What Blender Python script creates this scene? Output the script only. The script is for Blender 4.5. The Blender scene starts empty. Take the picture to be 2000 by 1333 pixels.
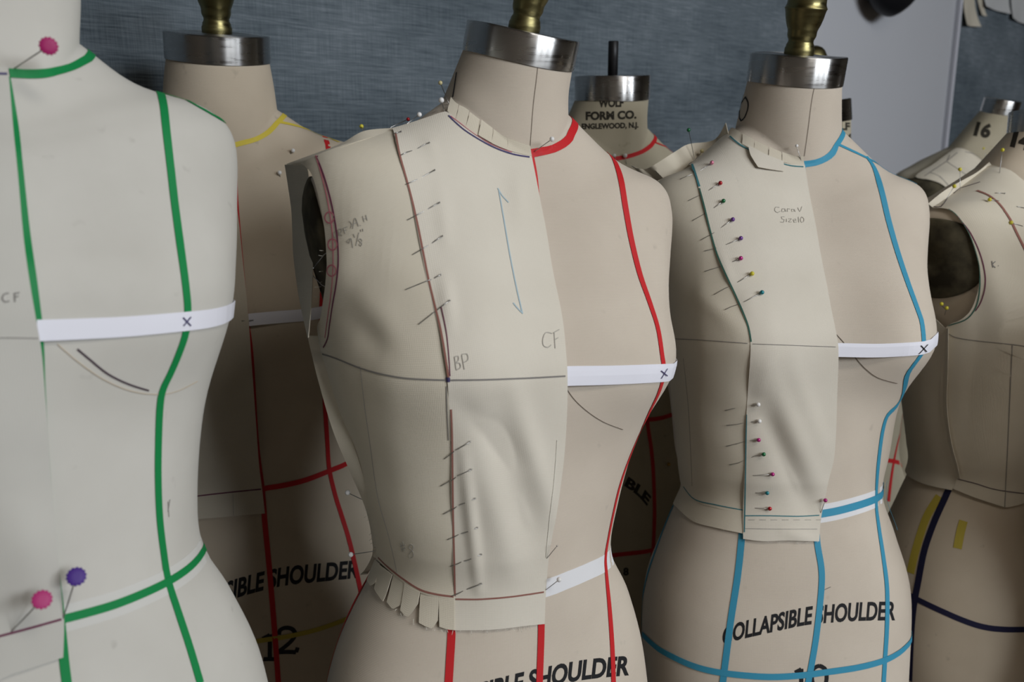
import bpy, bmesh, math, random
import numpy as np
from mathutils import Vector, Matrix
from mathutils.bvhtree import BVHTree

# ---------------------------------------------------------------- camera, world, light, exposure
sc = bpy.context.scene
COL = sc.collection
FPX = 1700.0
PITCH = math.radians(12.5)
CAMZ = 1.5
cam_data = bpy.data.cameras.new('camera')
cam_data.sensor_width = 36.0
cam_data.lens = 36.0 * FPX / 2000.0
cam_data.clip_start = 0.05
cam_data.dof.use_dof = True
cam_data.dof.focus_distance = 0.84
cam_data.dof.aperture_fstop = 7.0
cam = bpy.data.objects.new('camera', cam_data)
COL.objects.link(cam)
cam.location = (0, 0, CAMZ)
cam.rotation_euler = (math.pi / 2 - PITCH, 0, 0)
sc.camera = cam

world = bpy.data.worlds.new('world')
sc.world = world
world.use_nodes = True
world.node_tree.nodes['Background'].inputs['Color'].default_value = (0.62, 0.66, 0.72, 1)
world.node_tree.nodes['Background'].inputs['Strength'].default_value = 0.1

def area(name, loc, target, sx, sy, power, color):
    d = bpy.data.lights.new(name, 'AREA')
    d.shape = 'RECTANGLE'; d.size = sx; d.size_y = sy; d.energy = power; d.color = color
    o = bpy.data.objects.new(name, d); COL.objects.link(o)
    o.location = loc
    o.rotation_euler = (Vector(target) - Vector(loc)).to_track_quat('-Z', 'Y').to_euler()
    return o
for wx, wy in ((2.35, -2.24), (2.94, -1.71), (3.53, -1.17)):
    area('window_daylight', (wx, wy, 2.22), (0.2, 0.95, 1.2), 0.62, 1.3, 62, (0.89, 0.945, 1.0))
area('ceiling_lamp', (1.3, -0.5, 2.82), (1.3, -0.5, 0), 1.3, 0.35, 20, (1.0, 0.95, 0.88))

sc.view_settings.view_transform = 'Standard'
sc.view_settings.look = 'None'
sc.view_settings.gamma = 1.0
sc.view_settings.use_curve_mapping = False
sc.view_settings.exposure = -0.12
sc.cycles.max_bounces = 6; sc.cycles.diffuse_bounces = 3; sc.cycles.glossy_bounces = 3; sc.cycles.transmission_bounces = 2
sc.cycles.caustics_reflective = False; sc.cycles.caustics_refractive = False

# ---------------------------------------------------------------- fitted shapes of the dress forms
FORMS={
 'B':dict(loc=[-0.0164, 0.7763, 1.1205],yaw=0.4714,lx=0.0648,ly=-0.0832,scale=1.0018,zscale=0.9963,bust=[0.0201, 0.1004, 0.1881, 0.06, 0.085, 0.048],neck=[0.0069, -0.0032, -0.0515, 0.2445],kn=[
  [-0.34, -0.34, -0.34, 0.1626, 0.1086, 0.12, 2.3, 0.0],
  [-0.22, -0.22, -0.22, 0.1705, 0.1083, 0.128, 2.3, 0.0],
  [-0.12, -0.12, -0.12, 0.1603, 0.1001, 0.116, 2.3, 0.0],
  [-0.05, -0.05, -0.05, 0.1399, 0.0953, 0.098, 2.2, 0.0],
  [0.0, 0.0, 0.0, 0.1143, 0.096, 0.085, 2.15, 0.0],
  [0.05, 0.05, 0.05, 0.1209, 0.0971, 0.085, 2.15, 0.0],
  [0.1162, 0.1162, 0.1162, 0.1394, 0.1028, 0.092, 2.2, 0.0],
  [0.1881, 0.1881, 0.1881, 0.1619, 0.1164, 0.1, 2.3, 0.0],
  [0.2362, 0.2362, 0.2362, 0.1575, 0.1098, 0.11, 2.4, 0.0],
  [0.2705, 0.2855, 0.2855, 0.1702, 0.0939, 0.115, 2.5, 0.0],
  [0.3001, 0.3301, 0.3301, 0.1756, 0.0809, 0.105, 2.6, 0.0],
  [0.3201, 0.3581, 0.3651, 0.1626, 0.0709, 0.085, 2.6, 0.0],
  [0.3392, 0.3782, 0.3862, 0.1133, 0.0621, 0.07, 2.4, 0.0],
  [0.3726, 0.4196, 0.4266, 0.0581, 0.0518, 0.0542, 2.1, 0.0],
  [0.4118, 0.4418, 0.4468, 0.0528, 0.0486, 0.0486, 2.0, -0.005],
  [0.4591, 0.4621, 0.4651, 0.0486, 0.0476, 0.0467, 2.0, -0.012],
 ]),
 'C':dict(loc=[0.3278, 1.0051, 1.0934],yaw=0.1383,lx=0.0233,ly=-0.1390,scale=1.0411,zscale=0.9828,bust=[0.0358, 0.0937, 0.1803, 0.06, 0.085, 0.048],neck=[-0.0023, -0.0035, -0.0, 0.2598],kn=[
  [-0.34, -0.34, -0.34, 0.152, 0.1061, 0.12, 2.3, 0.0],
  [-0.22, -0.22, -0.22, 0.1562, 0.1051, 0.128, 2.3, 0.0],
  [-0.12, -0.12, -0.12, 0.1549, 0.1025, 0.116, 2.3, 0.0],
  [-0.05, -0.05, -0.05, 0.1332, 0.0998, 0.098, 2.2, 0.0],
  [0.0, 0.0, 0.0, 0.1158, 0.0949, 0.085, 2.15, 0.0],
  [0.05, 0.05, 0.05, 0.1242, 0.0946, 0.085, 2.15, 0.0],
  [0.1107, 0.1107, 0.1107, 0.1312, 0.0987, 0.092, 2.2, 0.0],
  [0.1803, 0.1803, 0.1803, 0.1452, 0.1094, 0.1, 2.3, 0.0],
  [0.2307, 0.2307, 0.2307, 0.1471, 0.1013, 0.11, 2.4, 0.0],
  [0.2706, 0.2856, 0.2856, 0.159, 0.0877, 0.115, 2.5, 0.0],
  [0.3002, 0.3302, 0.3302, 0.1641, 0.0743, 0.105, 2.6, 0.0],
  [0.3202, 0.3582, 0.3652, 0.154, 0.0638, 0.085, 2.6, 0.0],
  [0.3402, 0.3792, 0.3872, 0.1099, 0.0549, 0.07, 2.4, 0.0],
  [0.3774, 0.4244, 0.4314, 0.0591, 0.0472, 0.0564, 2.1, 0.0],
  [0.4207, 0.4507, 0.4557, 0.0549, 0.0505, 0.0505, 2.0, -0.005],
  [0.4721, 0.4751, 0.4781, 0.0505, 0.0496, 0.0486, 2.0, -0.012],
 ]),
 'A':dict(loc=[-0.3329, 0.5527, 1.2105],yaw=0.6905,lx=0.0456,ly=-0.1003,scale=0.9284,zscale=0.9062,bust=[0.0134, 0.0923, 0.2082, 0.06, 0.085, 0.048],neck=[0.0079, 0.0051, 0.0583, -0.001],kn=[
  [-0.34, -0.34, -0.34, 0.1648, 0.1139, 0.12, 2.3, 0.0],
  [-0.22, -0.22, -0.22, 0.1735, 0.1145, 0.128, 2.3, 0.0],
  [-0.12, -0.12, -0.12, 0.1651, 0.1074, 0.116, 2.3, 0.0],
  [-0.05, -0.05, -0.05, 0.1444, 0.0994, 0.098, 2.2, 0.0],
  [0.0, 0.0, 0.0, 0.1235, 0.0968, 0.085, 2.15, 0.0],
  [0.05, 0.05, 0.05, 0.1215, 0.0954, 0.085, 2.15, 0.0],
  [0.1302, 0.1302, 0.1302, 0.1321, 0.0984, 0.092, 2.2, 0.0],
  [0.2082, 0.2082, 0.2082, 0.1548, 0.1059, 0.1, 2.3, 0.0],
  [0.2502, 0.2502, 0.2502, 0.1618, 0.1046, 0.11, 2.4, 0.0],
  [0.2787, 0.2937, 0.2937, 0.1673, 0.0929, 0.115, 2.5, 0.0],
  [0.3274, 0.3574, 0.3574, 0.1706, 0.0821, 0.105, 2.6, 0.0],
  [0.3474, 0.3854, 0.3924, 0.15, 0.0722, 0.085, 2.6, 0.0],
  [0.3637, 0.4027, 0.4107, 0.0984, 0.0649, 0.07, 2.4, 0.0],
  [0.3861, 0.4331, 0.4401, 0.0594, 0.0644, 0.0621, 2.1, 0.0],
  [0.4395, 0.4695, 0.4745, 0.0605, 0.0557, 0.0557, 2.0, -0.005],
  [0.501, 0.504, 0.507, 0.0557, 0.0546, 0.0535, 2.0, -0.012],
 ]),
 'L':dict(loc=[-0.3451, 1.0967, 1.0811],yaw=0.3830,lx=-0.0174,ly=-0.0662,scale=1.0373,zscale=1.0647,bust=[0.0165, 0.0714, 0.189, 0.06, 0.085, 0.048],neck=[0.0022, -0.0062, -0.0247, 0.1718],kn=[
  [-0.34, -0.34, -0.34, 0.1617, 0.1095, 0.12, 2.3, 0.0],
  [-0.22, -0.22, -0.22, 0.1696, 0.1095, 0.128, 2.3, 0.0],
  [-0.12, -0.12, -0.12, 0.1545, 0.1019, 0.116, 2.3, 0.0],
  [-0.05, -0.05, -0.05, 0.1294, 0.0921, 0.098, 2.2, 0.0],
  [0.0, 0.0, 0.0, 0.1152, 0.0863, 0.085, 2.15, 0.0],
  [0.05, 0.05, 0.05, 0.1193, 0.0881, 0.085, 2.15, 0.0],
  [0.1168, 0.1168, 0.1168, 0.1313, 0.094, 0.092, 2.2, 0.0],
  [0.189, 0.189, 0.189, 0.1461, 0.1038, 0.1, 2.3, 0.0],
  [0.2368, 0.2368, 0.2368, 0.1501, 0.1021, 0.11, 2.4, 0.0],
  [0.2767, 0.2917, 0.2917, 0.1608, 0.0903, 0.115, 2.5, 0.0],
  [0.3208, 0.3508, 0.3508, 0.1691, 0.0781, 0.105, 2.6, 0.0],
  [0.3408, 0.3788, 0.3858, 0.1571, 0.0679, 0.085, 2.6, 0.0],
  [0.3563, 0.3953, 0.4033, 0.1095, 0.0597, 0.07, 2.4, 0.0],
  [0.3752, 0.4222, 0.4292, 0.0656, 0.059, 0.0639, 2.1, 0.0],
  [0.4201, 0.4501, 0.4551, 0.0622, 0.0573, 0.0573, 2.0, -0.005],
  [0.4731, 0.4761, 0.4791, 0.0573, 0.0562, 0.0551, 2.0, -0.012],
 ]),
 'W1':dict(loc=[0.1567, 1.2913, 1.1094],yaw=0.4782,lx=-0.0246,ly=-0.0640,scale=1.0111,zscale=1.0066,bust=[0.028, 0.092, 0.165, 0.06, 0.085, 0.048],neck=[0.0053, -0.002, 0.0287, 0.0869],kn=[
  [-0.34, -0.34, -0.34, 0.162, 0.1078, 0.12, 2.3, 0.0],
  [-0.22, -0.22, -0.22, 0.17, 0.1073, 0.128, 2.3, 0.0],
  [-0.12, -0.12, -0.12, 0.155, 0.1011, 0.116, 2.3, 0.0],
  [-0.05, -0.05, -0.05, 0.13, 0.0937, 0.098, 2.2, 0.0],
  [0.0, 0.0, 0.0, 0.116, 0.09, 0.085, 2.15, 0.0],
  [0.05, 0.05, 0.05, 0.12, 0.0907, 0.085, 2.15, 0.0],
  [0.1, 0.1, 0.1, 0.132, 0.0958, 0.092, 2.2, 0.0],
  [0.165, 0.165, 0.165, 0.147, 0.1052, 0.1, 2.3, 0.0],
  [0.22, 0.22, 0.22, 0.151, 0.1024, 0.11, 2.4, 0.0],
  [0.2695, 0.2845, 0.2845, 0.162, 0.0898, 0.115, 2.5, 0.0],
  [0.2966, 0.3266, 0.3266, 0.1709, 0.0773, 0.105, 2.6, 0.0],
  [0.3166, 0.3546, 0.3616, 0.1599, 0.0669, 0.085, 2.6, 0.0],
  [0.3355, 0.3745, 0.3825, 0.1118, 0.0584, 0.07, 2.4, 0.0],
  [0.3683, 0.4153, 0.4223, 0.0625, 0.0521, 0.0583, 2.1, 0.0],
  [0.4056, 0.4356, 0.4406, 0.0568, 0.0522, 0.0522, 2.0, -0.005],
  [0.4509, 0.4539, 0.4569, 0.0522, 0.0512, 0.0502, 2.0, -0.012],
 ]),
 'W2':dict(loc=[0.5808, 1.5218, 0.936],yaw=0.3611,lx=-0.0783,ly=-0.0839,scale=1.1701,zscale=1.0586,bust=[0.028, 0.092, 0.165, 0.06, 0.085, 0.048],neck=[-0.0014, 0.0009, 0.0382, -0.0332],kn=[
  [-0.34, -0.34, -0.34, 0.1621, 0.1104, 0.12, 2.3, 0.0],
  [-0.22, -0.22, -0.22, 0.1702, 0.1105, 0.128, 2.3, 0.0],
  [-0.12, -0.12, -0.12, 0.1552, 0.1025, 0.116, 2.3, 0.0],
  [-0.05, -0.05, -0.05, 0.1303, 0.0927, 0.098, 2.2, 0.0],
  [0.0, 0.0, 0.0, 0.1164, 0.0869, 0.085, 2.15, 0.0],
  [0.05, 0.05, 0.05, 0.1203, 0.0886, 0.085, 2.15, 0.0],
  [0.1, 0.1, 0.1, 0.1322, 0.0945, 0.092, 2.2, 0.0],
  [0.165, 0.165, 0.165, 0.1471, 0.1044, 0.1, 2.3, 0.0],
  [0.22, 0.22, 0.22, 0.1511, 0.1023, 0.11, 2.4, 0.0],
  [0.275, 0.29, 0.29, 0.1621, 0.0902, 0.115, 2.5, 0.0],
  [0.315, 0.345, 0.345, 0.1711, 0.0781, 0.105, 2.6, 0.0],
  [0.335, 0.373, 0.38, 0.1601, 0.0681, 0.085, 2.6, 0.0],
  [0.3505, 0.3895, 0.3975, 0.1121, 0.0601, 0.07, 2.4, 0.0],
  [0.3697, 0.4167, 0.4237, 0.0584, 0.0509, 0.0546, 2.1, 0.0],
  [0.4254, 0.4554, 0.4604, 0.0532, 0.0489, 0.0489, 2.0, -0.005],
  [0.489, 0.492, 0.495, 0.0489, 0.048, 0.047, 2.0, -0.012],
 ]),
 'F14':dict(loc=[0.6367, 1.1158, 1.0782],yaw=0.6412,lx=0.0507,ly=-0.0584,scale=0.9447,zscale=0.9855,bust=[0.028, 0.092, 0.2015, 0.06, 0.085, 0.048],neck=[0.0128, -0.0224, -0.007, -0.0733],kn=[
  [-0.34, -0.34, -0.34, 0.1575, 0.1076, 0.12, 2.3, 0.0],
  [-0.22, -0.22, -0.22, 0.1638, 0.1072, 0.128, 2.3, 0.0],
  [-0.12, -0.12, -0.12, 0.1478, 0.0987, 0.116, 2.3, 0.0],
  [-0.05, -0.05, -0.05, 0.1217, 0.088, 0.098, 2.2, 0.0],
  [0.0, 0.0, 0.0, 0.1043, 0.0808, 0.085, 2.15, 0.0],
  [0.05, 0.05, 0.05, 0.112, 0.0843, 0.085, 2.15, 0.0],
  [0.1255, 0.1255, 0.1255, 0.1251, 0.0913, 0.092, 2.2, 0.0],
  [0.2015, 0.2015, 0.2015, 0.1394, 0.1019, 0.1, 2.3, 0.0],
  [0.2455, 0.2455, 0.2455, 0.1483, 0.1006, 0.11, 2.4, 0.0],
  [0.274, 0.289, 0.289, 0.164, 0.0892, 0.115, 2.5, 0.0],
  [0.3118, 0.3418, 0.3418, 0.179, 0.0775, 0.105, 2.6, 0.0],
  [0.3318, 0.3698, 0.3768, 0.1741, 0.0677, 0.085, 2.6, 0.0],
  [0.3491, 0.3881, 0.3961, 0.1183, 0.0598, 0.07, 2.4, 0.0],
  [0.3753, 0.4223, 0.4293, 0.0501, 0.0416, 0.0448, 2.1, 0.0],
  [0.4201, 0.4501, 0.4551, 0.0436, 0.0402, 0.0402, 2.0, -0.005],
  [0.4729, 0.4759, 0.4789, 0.0402, 0.0394, 0.0386, 2.0, -0.012],
 ]),
 'F16':dict(loc=[0.9128, 1.8143, 1.0922],yaw=0.6618,lx=-0.0221,ly=0.0161,scale=0.9989,zscale=0.9876,bust=[0.028, 0.092, 0.165, 0.06, 0.085, 0.048],neck=[0.0217, -0.0417, -0.0062, 0.1049],kn=[
  [-0.34, -0.34, -0.34, 0.162, 0.11, 0.12, 2.3, 0.0],
  [-0.22, -0.22, -0.22, 0.1701, 0.11, 0.128, 2.3, 0.0],
  [-0.12, -0.12, -0.12, 0.1551, 0.102, 0.116, 2.3, 0.0],
  [-0.05, -0.05, -0.05, 0.1301, 0.092, 0.098, 2.2, 0.0],
  [0.0, 0.0, 0.0, 0.1161, 0.086, 0.085, 2.15, 0.0],
  [0.05, 0.05, 0.05, 0.1203, 0.088, 0.085, 2.15, 0.0],
  [0.1, 0.1, 0.1, 0.1325, 0.094, 0.092, 2.2, 0.0],
  [0.165, 0.165, 0.165, 0.1478, 0.104, 0.1, 2.3, 0.0],
  [0.22, 0.22, 0.22, 0.1524, 0.102, 0.11, 2.4, 0.0],
  [0.2714, 0.2864, 0.2864, 0.1645, 0.09, 0.115, 2.5, 0.0],
  [0.3029, 0.3329, 0.3329, 0.1752, 0.078, 0.105, 2.6, 0.0],
  [0.3229, 0.3609, 0.3679, 0.1661, 0.068, 0.085, 2.6, 0.0],
  [0.3396, 0.3786, 0.3866, 0.1153, 0.06, 0.07, 2.4, 0.0],
  [0.3635, 0.4105, 0.4175, 0.0402, 0.034, 0.0365, 2.1, 0.0],
  [0.4186, 0.4486, 0.4536, 0.0356, 0.0328, 0.0328, 2.0, -0.005],
  [0.4818, 0.4848, 0.4878, 0.0328, 0.0321, 0.0315, 2.0, -0.012],
 ]),
}

# ---------------------------------------------------------------- helpers
CAM = np.array([0, 0, CAMZ])
CP, SP = math.cos(PITCH), math.sin(PITCH)
def ray(x, y):
    u = (x - 1000.0) / FPX; v = (666.5 - y) / FPX
    d = np.array([u, CP + v * SP, -SP + v * CP])
    return d
def unproject(x, y, depth):
    return CAM + ray(x, y) * depth
def depth_of(p):
    r = np.asarray(p) - CAM
    return float(r[1] * CP - r[2] * SP)
def pixel_of(p):
    r = np.asarray(p) - CAM
    d = r[1] * CP - r[2] * SP; u = r[1] * SP + r[2] * CP
    return 1000 + FPX * r[0] / d, 666.5 - FPX * u / d

def cubic(y, s):
    m = np.empty_like(y); m[:14] = np.gradient(y[:14], axis=0)
    m2 = np.gradient(y[13:], axis=0); m[14:] = m2[1:]           # crease where the neck meets the shoulders
    i = np.clip(np.floor(s).astype(int), 0, len(y) - 2); t = (s - i)[..., None]
    y0, y1, m0, m1 = y[i], y[i + 1], m[i], m[i + 1]
    m0 = np.where((i == 13)[..., None], m2[0], m0)
    t2, t3 = t * t, t * t * t
    return (2*t3-3*t2+1)*y0 + (t3-2*t2+t)*m0 + (-2*t3+3*t2)*y1 + (t3-t2)*m1

def surf_local(par, ph, s):
    k = cubic(np.array(par['kn']), np.asarray(s, float))
    zf, zs, zb, a, yf, yb, n, yc = [k[..., i] for i in range(8)]
    c, sn = np.cos(ph), np.sin(ph)
    Y = np.where(c > 0, yf, yb)
    r = ((np.abs(sn) / a) ** n + (np.abs(c) / Y) ** n) ** (-1 / n)
    x = r * sn; y = -r * c + yc
    z = zs + (np.where(c > 0, zf, zb) - zs) * c * c
    h, xb, zb_, sx, su, sd = par['bust']
    dz = z - zb_
    sz = np.where(dz > 0, su, sd)
    g = sum(np.exp(-((x - q * xb) / sx) ** 2 - (dz / sz) ** 2) for q in (-1, 1))
    fr = np.clip(c * 2.2, 0, 1)
    y = y - h * g * fr
    x = x + .25 * h * np.sign(x) * g * fr * np.clip((np.abs(x) - xb) / .03, -.3, 1)
    q = np.clip((s - 12.2) / 2.8, 0, None)
    nk = par['neck']
    x = x + nk[0] * q; y = y + nk[1] * q
    z = z + nk[2] * np.clip(s - 13, 0, 2) / 2 * x + nk[3] * np.clip(s - 13, 0, 2) / 2 * (y - yc - nk[1] * q)
    return np.stack([x, y, z], -1)

def to_world(par, L):
    k = par['scale']
    L = L * np.array([k, k, k * par['zscale']])
    c, s = math.cos(par['ly']), math.sin(par['ly'])
    y, z = L[..., 1] * c - L[..., 2] * s, L[..., 1] * s + L[..., 2] * c
    x = L[..., 0]
    c, s = math.cos(par['lx']), math.sin(par['lx'])
    x, z = x * c + z * s, -x * s + z * c
    c, s = math.cos(par['yaw']), math.sin(par['yaw'])
    x, y = x * c - y * s, x * s + y * c
    return np.stack([x, y, z], -1) + np.array(par['loc'])

def hull_rows(x, y):
    """radius of the convex hull of a closed row, at the row's own angles"""
    ang = np.arctan2(x, -y)
    pts = sorted(set(zip(x.tolist(), y.tolist())))
    def half(p):
        h = []
        for q in p:
            while len(h) > 1 and (h[-1][0]-h[-2][0])*(q[1]-h[-2][1]) - (h[-1][1]-h[-2][1])*(q[0]-h[-2][0]) <= 0:
                h.pop()
            h.append(q)
        return h
    lo, up = half(pts), half(pts[::-1])
    H = np.array(lo[:-1] + up[:-1])
    A = H; B = np.roll(H, -1, 0)
    d = np.stack([np.sin(ang), -np.cos(ang)], -1)
    e = B - A
    den = d[:, None, 0] * e[None, :, 1] - d[:, None, 1] * e[None, :, 0]
    den = np.where(np.abs(den) < 1e-12, 1e-12, den)
    t = (A[None, :, 0] * e[None, :, 1] - A[None, :, 1] * e[None, :, 0]) / den
    u = (A[None, :, 0] * d[:, None, 1] - A[None, :, 1] * d[:, None, 0]) / den
    ok = (t > 0) & (u > -1e-6) & (u < 1 + 1e-6)
    return np.where(ok, t, 0).max(1)

NPH, NSUB = 181, 8
class Surface:
    """a closed sheet P(ph, s) with its own ray caster"""
    def __init__(self, W):
        self.W = W
        ns, n = W.shape[:2]
        self.ns, self.n = ns, n
        dp = np.roll(W, -1, 1) - np.roll(W, 1, 1)
        dp[:, 0] = dp[:, -1] = W[:, 1] - W[:, -2]
        ds = np.gradient(W, axis=0)
        N = np.cross(dp, ds)
        N /= np.linalg.norm(N, axis=-1, keepdims=True) + 1e-12
        self.N = N
        idx = np.arange(ns * n).reshape(ns, n)
        a, b, c, d = idx[:-1, :-1], idx[:-1, 1:], idx[1:, 1:], idx[1:, :-1]
        self.T = np.concatenate([np.stack([a, b, c], -1).reshape(-1, 3), np.stack([a, c, d], -1).reshape(-1, 3)])
        self.flat = W.reshape(-1, 3)
        self.bvh = BVHTree.FromPolygons(self.flat.tolist(), self.T.tolist())
        self.fn = N.reshape(-1, 3)
    def sample(self, G, ph, s):
        ph = np.asarray(ph, float); s = np.asarray(s, float)
        u = ((ph + np.pi) % (2 * np.pi)) / (2 * np.pi) * (self.n - 1)
        v = np.clip(s, 0, 15) * NSUB
        i = np.clip(np.floor(v).astype(int), 0, self.ns - 2); j = np.clip(np.floor(u).astype(int), 0, self.n - 2)
        a = (v - i)[..., None]; b = (u - j)[..., None]
        return (G[i, j]*(1-a)*(1-b) + G[i, j+1]*(1-a)*b + G[i+1, j]*a*(1-b) + G[i+1, j+1]*a*b)
    def P(self, ph, s, off=0.0):
        p = self.sample(self.W, ph, s)
        if np.any(off):
            n = self.sample(self.N, ph, s); n /= np.linalg.norm(n, axis=-1, keepdims=True)
            p = p + n * (off[..., None] if isinstance(off, np.ndarray) else off)
        return p
    def _bary(self, loc, f):
        t = self.T[f]; A, B, C = self.flat[t]
        p = np.array(loc)
        v0, v1, v2 = B - A, C - A, p - A
        d00, d01, d11, d20, d21 = v0@v0, v0@v1, v1@v1, v2@v0, v2@v1
        den = d00 * d11 - d01 * d01 + 1e-20
        v = (d11 * d20 - d01 * d21) / den; w = (d00 * d21 - d01 * d20) / den
        return t, np.array([1 - v - w, v, w])
    def hit(self, x, y, guess=None):
        d = Vector(ray(x, y)); o = Vector(CAM)
        loc, nor, f, dist = self.bvh.ray_cast(o, d.normalized())
        if loc is None:
            z0 = guess if guess else depth_of(self.flat.mean(0))
            best = None
            for k in np.linspace(-.04, .04, 17) if guess else np.linspace(-.25, .25, 41):
                h = self.bvh.find_nearest(Vector(unproject(x, y, z0 + k)))
                if best is None or h[3] < best[3]: best = h
            loc, nor, f, dist = best
        t, w = self._bary(loc, f)
        n = (self.fn[t] * w[:, None]).sum(0); n /= np.linalg.norm(n)
        return np.array(loc), n, t, w
    def uv(self, x, y):
        loc, n, t, w = self.hit(x, y)
        s = ((t // self.n) * w).sum() / NSUB
        ph = (((t % self.n) / (self.n - 1) * 2 * np.pi - np.pi) * w).sum()
        return ph, s
    def near(self, p):
        loc, nor, f, dist = self.bvh.find_nearest(Vector(p))
        t, w = self._bary(loc, f)
        n = (self.fn[t] * w[:, None]).sum(0); n /= np.linalg.norm(n)
        return np.array(loc), n

class Sheet:
    """ray caster on a finished patch (grid of points with normals)"""
    def __init__(self, G, N):
        ns, n = G.shape[:2]
        idx = np.arange(ns * n).reshape(ns, n)
        a, b, c, d = idx[:-1, :-1], idx[:-1, 1:], idx[1:, 1:], idx[1:, :-1]
        self.T = np.concatenate([np.stack([a, b, c], -1).reshape(-1, 3), np.stack([a, c, d], -1).reshape(-1, 3)])
        self.flat = G.reshape(-1, 3); self.fn = N.reshape(-1, 3)
        self.bvh = BVHTree.FromPolygons(self.flat.tolist(), self.T.tolist())
    _bary = Surface._bary
    hit = Surface.hit
    near = Surface.near

class Multi:
    """several casters, nearest hit wins"""
    def __init__(self, *t): self.t = t
    def hit(self, x, y, guess=None):
        best = None
        o = Vector(CAM); d = Vector(ray(x, y)).normalized()
        for q in self.t:
            loc = q.bvh.ray_cast(o, d)[0]
            if loc is not None:
                z = depth_of(loc)
                if best is None or z < best[0]: best = (z, q)
        return (best[1] if best else self.t[0]).hit(x, y, guess)
    def near(self, p):
        best = None
        for q in self.t:
            loc, n = q.near(p); d = np.linalg.norm(loc - p)
            if best is None or d < best[0]: best = (d, loc, n)
        return best[1], best[2]

# ---------------------------------------------------------------- mesh objects
def link(name, me, mat=None, parent=None):
    o = bpy.data.objects.new(name, me)
    COL.objects.link(o)
    if mat is not None: me.materials.append(mat)
    if parent is not None:
        o.parent = parent
        q = parent; loc = Vector((0, 0, 0))
        root = parent
        while root.parent is not None: root = root.parent
        if root.type == 'EMPTY' and parent is root:
            o.matrix_parent_inverse = Matrix.Translation(-root.location)
    return o

def mesh(name, V, F, mat=None, parent=None, smooth=True, uv=None):
    me = bpy.data.meshes.new(name)
    V = np.asarray(V, float)
    me.from_pydata(V.tolist(), [], [list(map(int, f)) for f in F])
    if smooth: me.polygons.foreach_set('use_smooth', [True] * len(me.polygons))
    if uv is not None:
        l = me.uv_layers.new(name='uv')
        vi = np.empty(len(me.loops), int); me.loops.foreach_get('vertex_index', vi)
        l.data.foreach_set('uv', np.asarray(uv, np.float32)[vi].ravel())
    me.update()
    return link(name, me, mat, parent)

def empty(name, loc):
    o = bpy.data.objects.new(name, None)
    o.empty_display_size = .03
    COL.objects.link(o); o.location = loc
    return o

def tag(o, label=None, cat=None, group=None, kind=None):
    if label: o['label'] = label
    if cat: o['category'] = cat
    if group: o['group'] = group
    if kind: o['kind'] = kind
    return o

def grid_faces(ns, n, wrap=False, base=0):
    F = []
    for i in range(ns - 1):
        for j in range(n - (0 if wrap else 1)):
            k = (j + 1) % n
            F.append((base + i*n + j, base + i*n + k, base + (i+1)*n + k, base + (i+1)*n + j))
    return F

def lathe(name, prof, mat, parent, origin, axis, seg=32, closed_top=True, closed_bottom=True, sub=1):
    """prof: list of (radius, height) along axis"""
    axis = np.array(axis, float); axis /= np.linalg.norm(axis)
    ref = np.array([1., 0, 0]) if abs(axis[0]) < .9 else np.array([0, 1., 0])
    e1 = np.cross(axis, ref); e1 /= np.linalg.norm(e1); e2 = np.cross(axis, e1)
    th = np.linspace(0, 2*np.pi, seg, endpoint=False)
    V = []; 
    for r, h in prof:
        for t in th: V.append(origin + axis*h + (e1*math.cos(t) + e2*math.sin(t))*r)
    F = grid_faces(len(prof), seg, True)
    if closed_bottom: F.append(tuple(range(seg))[::-1])
    if closed_top: F.append(tuple((len(prof)-1)*seg + k for k in range(seg)))
    return mesh(name, V, F, mat, parent)

def tube_geo(path, r, seg=6):
    path = np.asarray(path, float)
    r = np.broadcast_to(np.asarray(r, float), (len(path),))
    T = np.gradient(path, axis=0); T /= np.linalg.norm(T, axis=1, keepdims=True) + 1e-12
    ref = np.array([0, 0, 1.]) if abs(T[0][2]) < .9 else np.array([1., 0, 0])
    V = []
    for p, t, q in zip(path, T, r):
        e1 = np.cross(t, ref); e1 /= np.linalg.norm(e1) + 1e-12; e2 = np.cross(t, e1)
        for k in range(seg):
            a = 2*np.pi*k/seg
            V.append(p + (e1*math.cos(a) + e2*math.sin(a))*q)
    F = grid_faces(len(path), seg, True)
    F.append(tuple(range(seg))[::-1]); F.append(tuple((len(path)-1)*seg + k for k in range(seg)))
    return V, F

def join_geo(parts):
    V, F = [], []
    for v, f in parts:
        b = len(V); V += list(v); F += [tuple(i + b for i in q) for q in f]
    return V, F

def ball_geo(c, r, seg=12, rings=8, squash=None, axis=None):
    V, F = [], []
    c = np.asarray(c, float)
    for i in range(rings + 1):
        a = math.pi * i / rings
        for k in range(seg):
            b = 2*math.pi*k/seg
            V.append(c + r*np.array([math.sin(a)*math.cos(b), math.sin(a)*math.sin(b), math.cos(a)]))
    return V, grid_faces(rings + 1, seg, True)

def dense(pts, step=8.0):
    """resample a pixel polyline smoothly (Catmull-Rom)"""
    P = np.asarray(pts, float)
    if len(P) == 2:
        n = max(2, int(np.linalg.norm(P[1]-P[0]) / step) + 1)
        return [tuple(P[0] + (P[1]-P[0])*t) for t in np.linspace(0, 1, n)]
    out = []
    for i in range(len(P) - 1):
        p0 = P[max(i-1, 0)]; p1 = P[i]; p2 = P[i+1]; p3 = P[min(i+2, len(P)-1)]
        n = max(1, int(np.linalg.norm(p2 - p1) / step))
        for k in range(n):
            t = k / n
            out.append(tuple(.5*((2*p1) + (-p0+p2)*t + (2*p0-5*p1+4*p2-p3)*t*t + (-p0+3*p1-3*p2+p3)*t**3)))
    out.append(tuple(P[-1]))
    return out

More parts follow.
